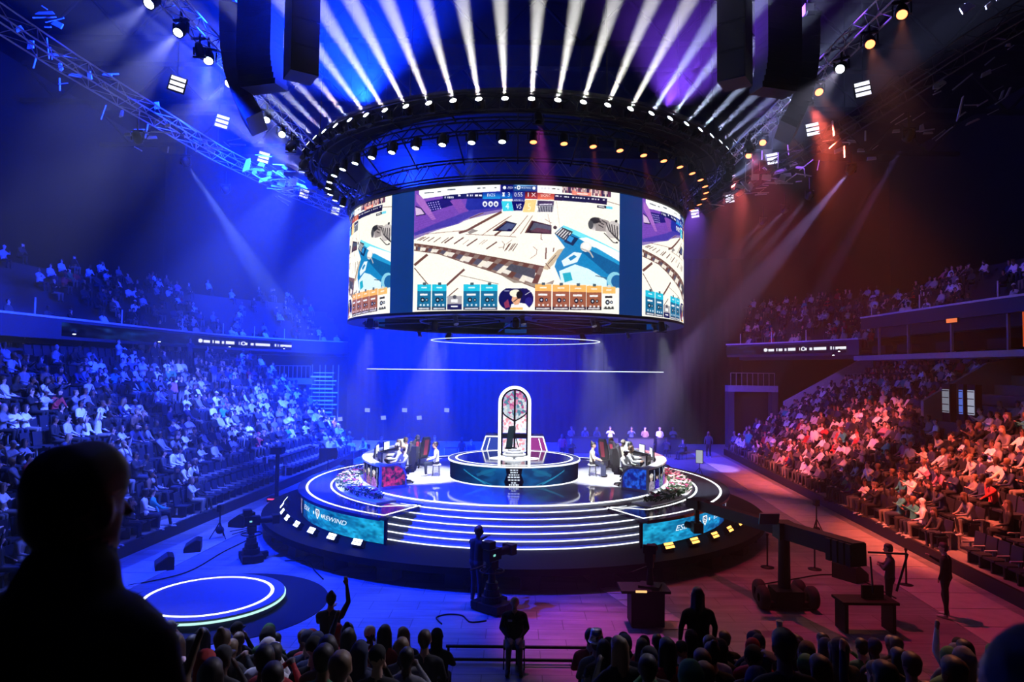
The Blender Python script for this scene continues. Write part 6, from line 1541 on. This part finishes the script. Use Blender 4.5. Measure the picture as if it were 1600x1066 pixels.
# ---- the stand at the camera's end
nst = thing('grandstand', 'dark near grandstand at the camera end with a middle aisle', 'grandstand', (0, 12.4, 0))
nearm = mat('near_tier', (.10, .10, .11), .8)
NROW = [(12.0 - .85 * k, .28 * k) for k in range(8)]
for k, (y, z) in enumerate(NROW):
    for x0, x1 in ((-14, -.95), (1.05, 14)): MB().box(((x0 + x1) / 2, y - 12.4, (z - .3) / 2 + .0 if z > .3 else z / 2 - .1), (x1 - x0, .85, max(.02, z + .3 if z <= .3 else z + .3))).build('tier', nearm, nst)
    for j in range(3): MB().box((-.62 + .66 * j + .05, y - 12.4, z - .04 if z > .05 else -.0), (.63, .83, .09)).build('aisle_board', boardm, nst)
MB().box((0, 3.75 - 12.4, 1.3), (28, 3.5, 2.6)).build('upper_block', nearm, nst)
MB().box((0, -.2 - 12.4, 1.92), (28, 4.4, 3.84)).build('camera_platform', nearm, nst)
NEAR = [(figure('sit', l, a, h, voxel=.018, tris=2600, bulk=b, turn=t), wd) for l, a, h, b, t, wd in (
    (.05, ('lap', 'lap'), 'short', 1.0, 0, 'short hair'), (.1, ('phone', 'lap'), 'long', .95, .2, 'long hair'), (.0, ('clap', 'clap'), 'short', 1.1, 0, 'hands together'), (.05, ('lap', 'chin'), 'cap', 1.05, -.3, 'a cap'), (.02, ('cross', 'cross'), 'hood', 1.1, 0, 'a hood up'), (.1, ('up', 'lap'), 'long', 1.0, .3, 'one arm raised'), (.15, ('knee', 'knee'), 'bun', .95, 0, 'hair in a bun'))]
nbr = 0; nch = MB()
for k, (y, z) in enumerate(NROW):
    for s in (-1, 1):
        j = 0
        for c in range(15):
            x = (1.3 + .58 * c + (k % 2) * .2) * s + (.05 if s > 0 else 0); j += 1
            px, py, dep = proj((x, y, z + 1.25))
            if not (215 < px < 1640): continue
            if rg.random() > (.88 if px < 1250 else .6): continue
            me, wd = NEAR[[0, 0, 1, 2, 3, 3, 4, 4, 5, 6, 0, 1, 4, 3][rg.randrange(14)]]; tp = ['black', 'black', 'black', 'black', 'black', 'charcoal', 'charcoal', 'navy', 'navy', 'grey', 'white', 'red', 'brown', 'green'][rg.randrange(14)]
            person(me, (x, y, z + .0), rg.uniform(-.25, .25), tp, f'{tp} topped spectator with {wd}, near stand {NUM[k]} row, {NUM[j - 1]} {"left" if s < 0 else "right"} of aisle', 'spectators seen from behind in the near stand', rg.uniform(1.02, 1.14)); nbr += 1
            nch.box((x, y - .02, z + .2), (.44, .42, .40)); nch.box((x, y - .25, z + .6), (.44, .04, .40))
tag(nch.build('seat_rows', seatm, fix=False), 'dark seats of the near stand below the spectators seen from behind', 'seats', None, 'stuff')
SNEAR = [figure('stand', l, a, h, voxel=.014, tris=6000, fingers=True, turn=t) for l, a, h, t in ((.0, ('phone', 'up'), 'bun', .3), (.02, ('hang', 'phone'), 'short', 0), (0, ('hang', 'hang'), 'long', -.1))]
for px, py, y, m, tp, sc2, lab in ((517, 932, 12.75, 0, 'charcoal', .98, 'woman with hair bun standing at the front left with one fist raised'), (1226, 1000, 5.6, 1, 'black', 1.0, 'dark standing spectator with short hair towering over the near right rows'), (1090, 925, 12.6, 2, 'black', .97, 'hooded looking dark figure standing at the front right of near stand')):
    q = at_y(px, py, y); f = {12.75: 0.0, 5.6: 1.96, 12.6: 0.0}[y]
    k = (q.z - f) / 1.76; person(SNEAR[m], (q.x, y, f), 0, tp, lab, scale=k)
# a silver hat and a paper cup in the near right rows
q = at_y(932, 1002, 11.15); hp = person(NEAR[0][0], (q.x, 11.15, .28), .05, 'grey', 'spectator in grey wearing a shiny silver bucket hat right of the aisle', scale=1.06)
o = thing('bucket_hat', 'shiny silver bucket shaped hat on a spectator right of the aisle', 'hat', (q.x, 11.15, .28 + 1.06 * 1.30)); sv = mat('silver_foil', (.6, .6, .65), .15, .9)
MB().lathe([(0, .19), (.085, .19), (.125, .0), (.115, .0), (.08, .175), (0, .175)], n=24).build('crown', sv, o); MB().loop((0, 0, .0), .125, .012, 24, 5).build('rim', sv, o)
q = at_y(1262, 1010, 8.6); hp = person(NEAR[5][0], (q.x, 8.6, 1.12), .0, 'black', 'spectator in black lifting a pale paper cup in the near right rows', scale=1.05)
o = thing('paper_cup', 'pale paper cup held up above the near right rows', 'cup', (q.x - .25 * 1.05, 8.6 + .21 * 1.05, 1.12 + 1.05 * 1.53))
MB().lathe([(0, 0), (.03, 0), (.042, .12), (.038, .12), (.028, .01), (0, .01)], n=16).build('cup_body', mat('cup_paper', (.75, .72, .72), .6), o); MB().loop((0, 0, .12), .041, .004, 16, 4).build('cup_rim', mat('cup_paper', (.75, .72, .72), .6), o)
# two people right in front of the camera
big = figure('stand', .03, ('hang', 'hang'), 'short', voxel=.012, tris=12000, fingers=True, turn=-.2, bulk=1.25, collar=True)
q = at_y(112, 802, 1.58); person(big, (q.x, q.y, 3.84), R(-8), 'black', 'huge dark out of focus figure seen from behind at left edge', scale=(q.z - 3.84) / 1.69)
big2 = figure('stand', .03, ('hang', 'hang'), 'hood', voxel=.012, tris=12000, fingers=True, turn=.2, bulk=1.15, collar=True)
q = at_y(1640, 1125, 1.15); person(big2, (q.x, q.y, 3.84), R(12), 'navy', 'blurred hooded figure in navy cut off by the lower right corner', scale=(q.z - 3.84) / 1.69)
# ------------------------------------------------------------------ haze that shows the beams
def haze(nm, c, d, dens, label):
    hm = bpy.data.materials.new('haze_' + nm); hm.use_nodes = True; nt = hm.node_tree; nt.nodes.clear()
    out = nt.nodes.new('ShaderNodeOutputMaterial'); v = nt.nodes.new('ShaderNodeVolumeScatter')
    v.inputs['Density'].default_value = dens; v.inputs['Anisotropy'].default_value = .15; v.inputs['Color'].default_value = (.95, .96, 1, 1)
    nt.links.new(v.outputs[0], out.inputs['Volume'])
    tag(MB().box(c, d).build('haze', hm), label, 'haze', None, 'stuff')
haze('hall', (1, 30, 13.49), (71.4, 73.4, 26.96), .0011, 'thin theatrical haze filling the whole hall')
haze('stage', (-1.2, 35.5, 8.75), (23.4, 43.1, 17.45), .0040, 'thickest haze around the stage and lighting ring catching the beams')
print('people', len(slots), 'near', nbr, 'objects', len(bpy.data.objects))
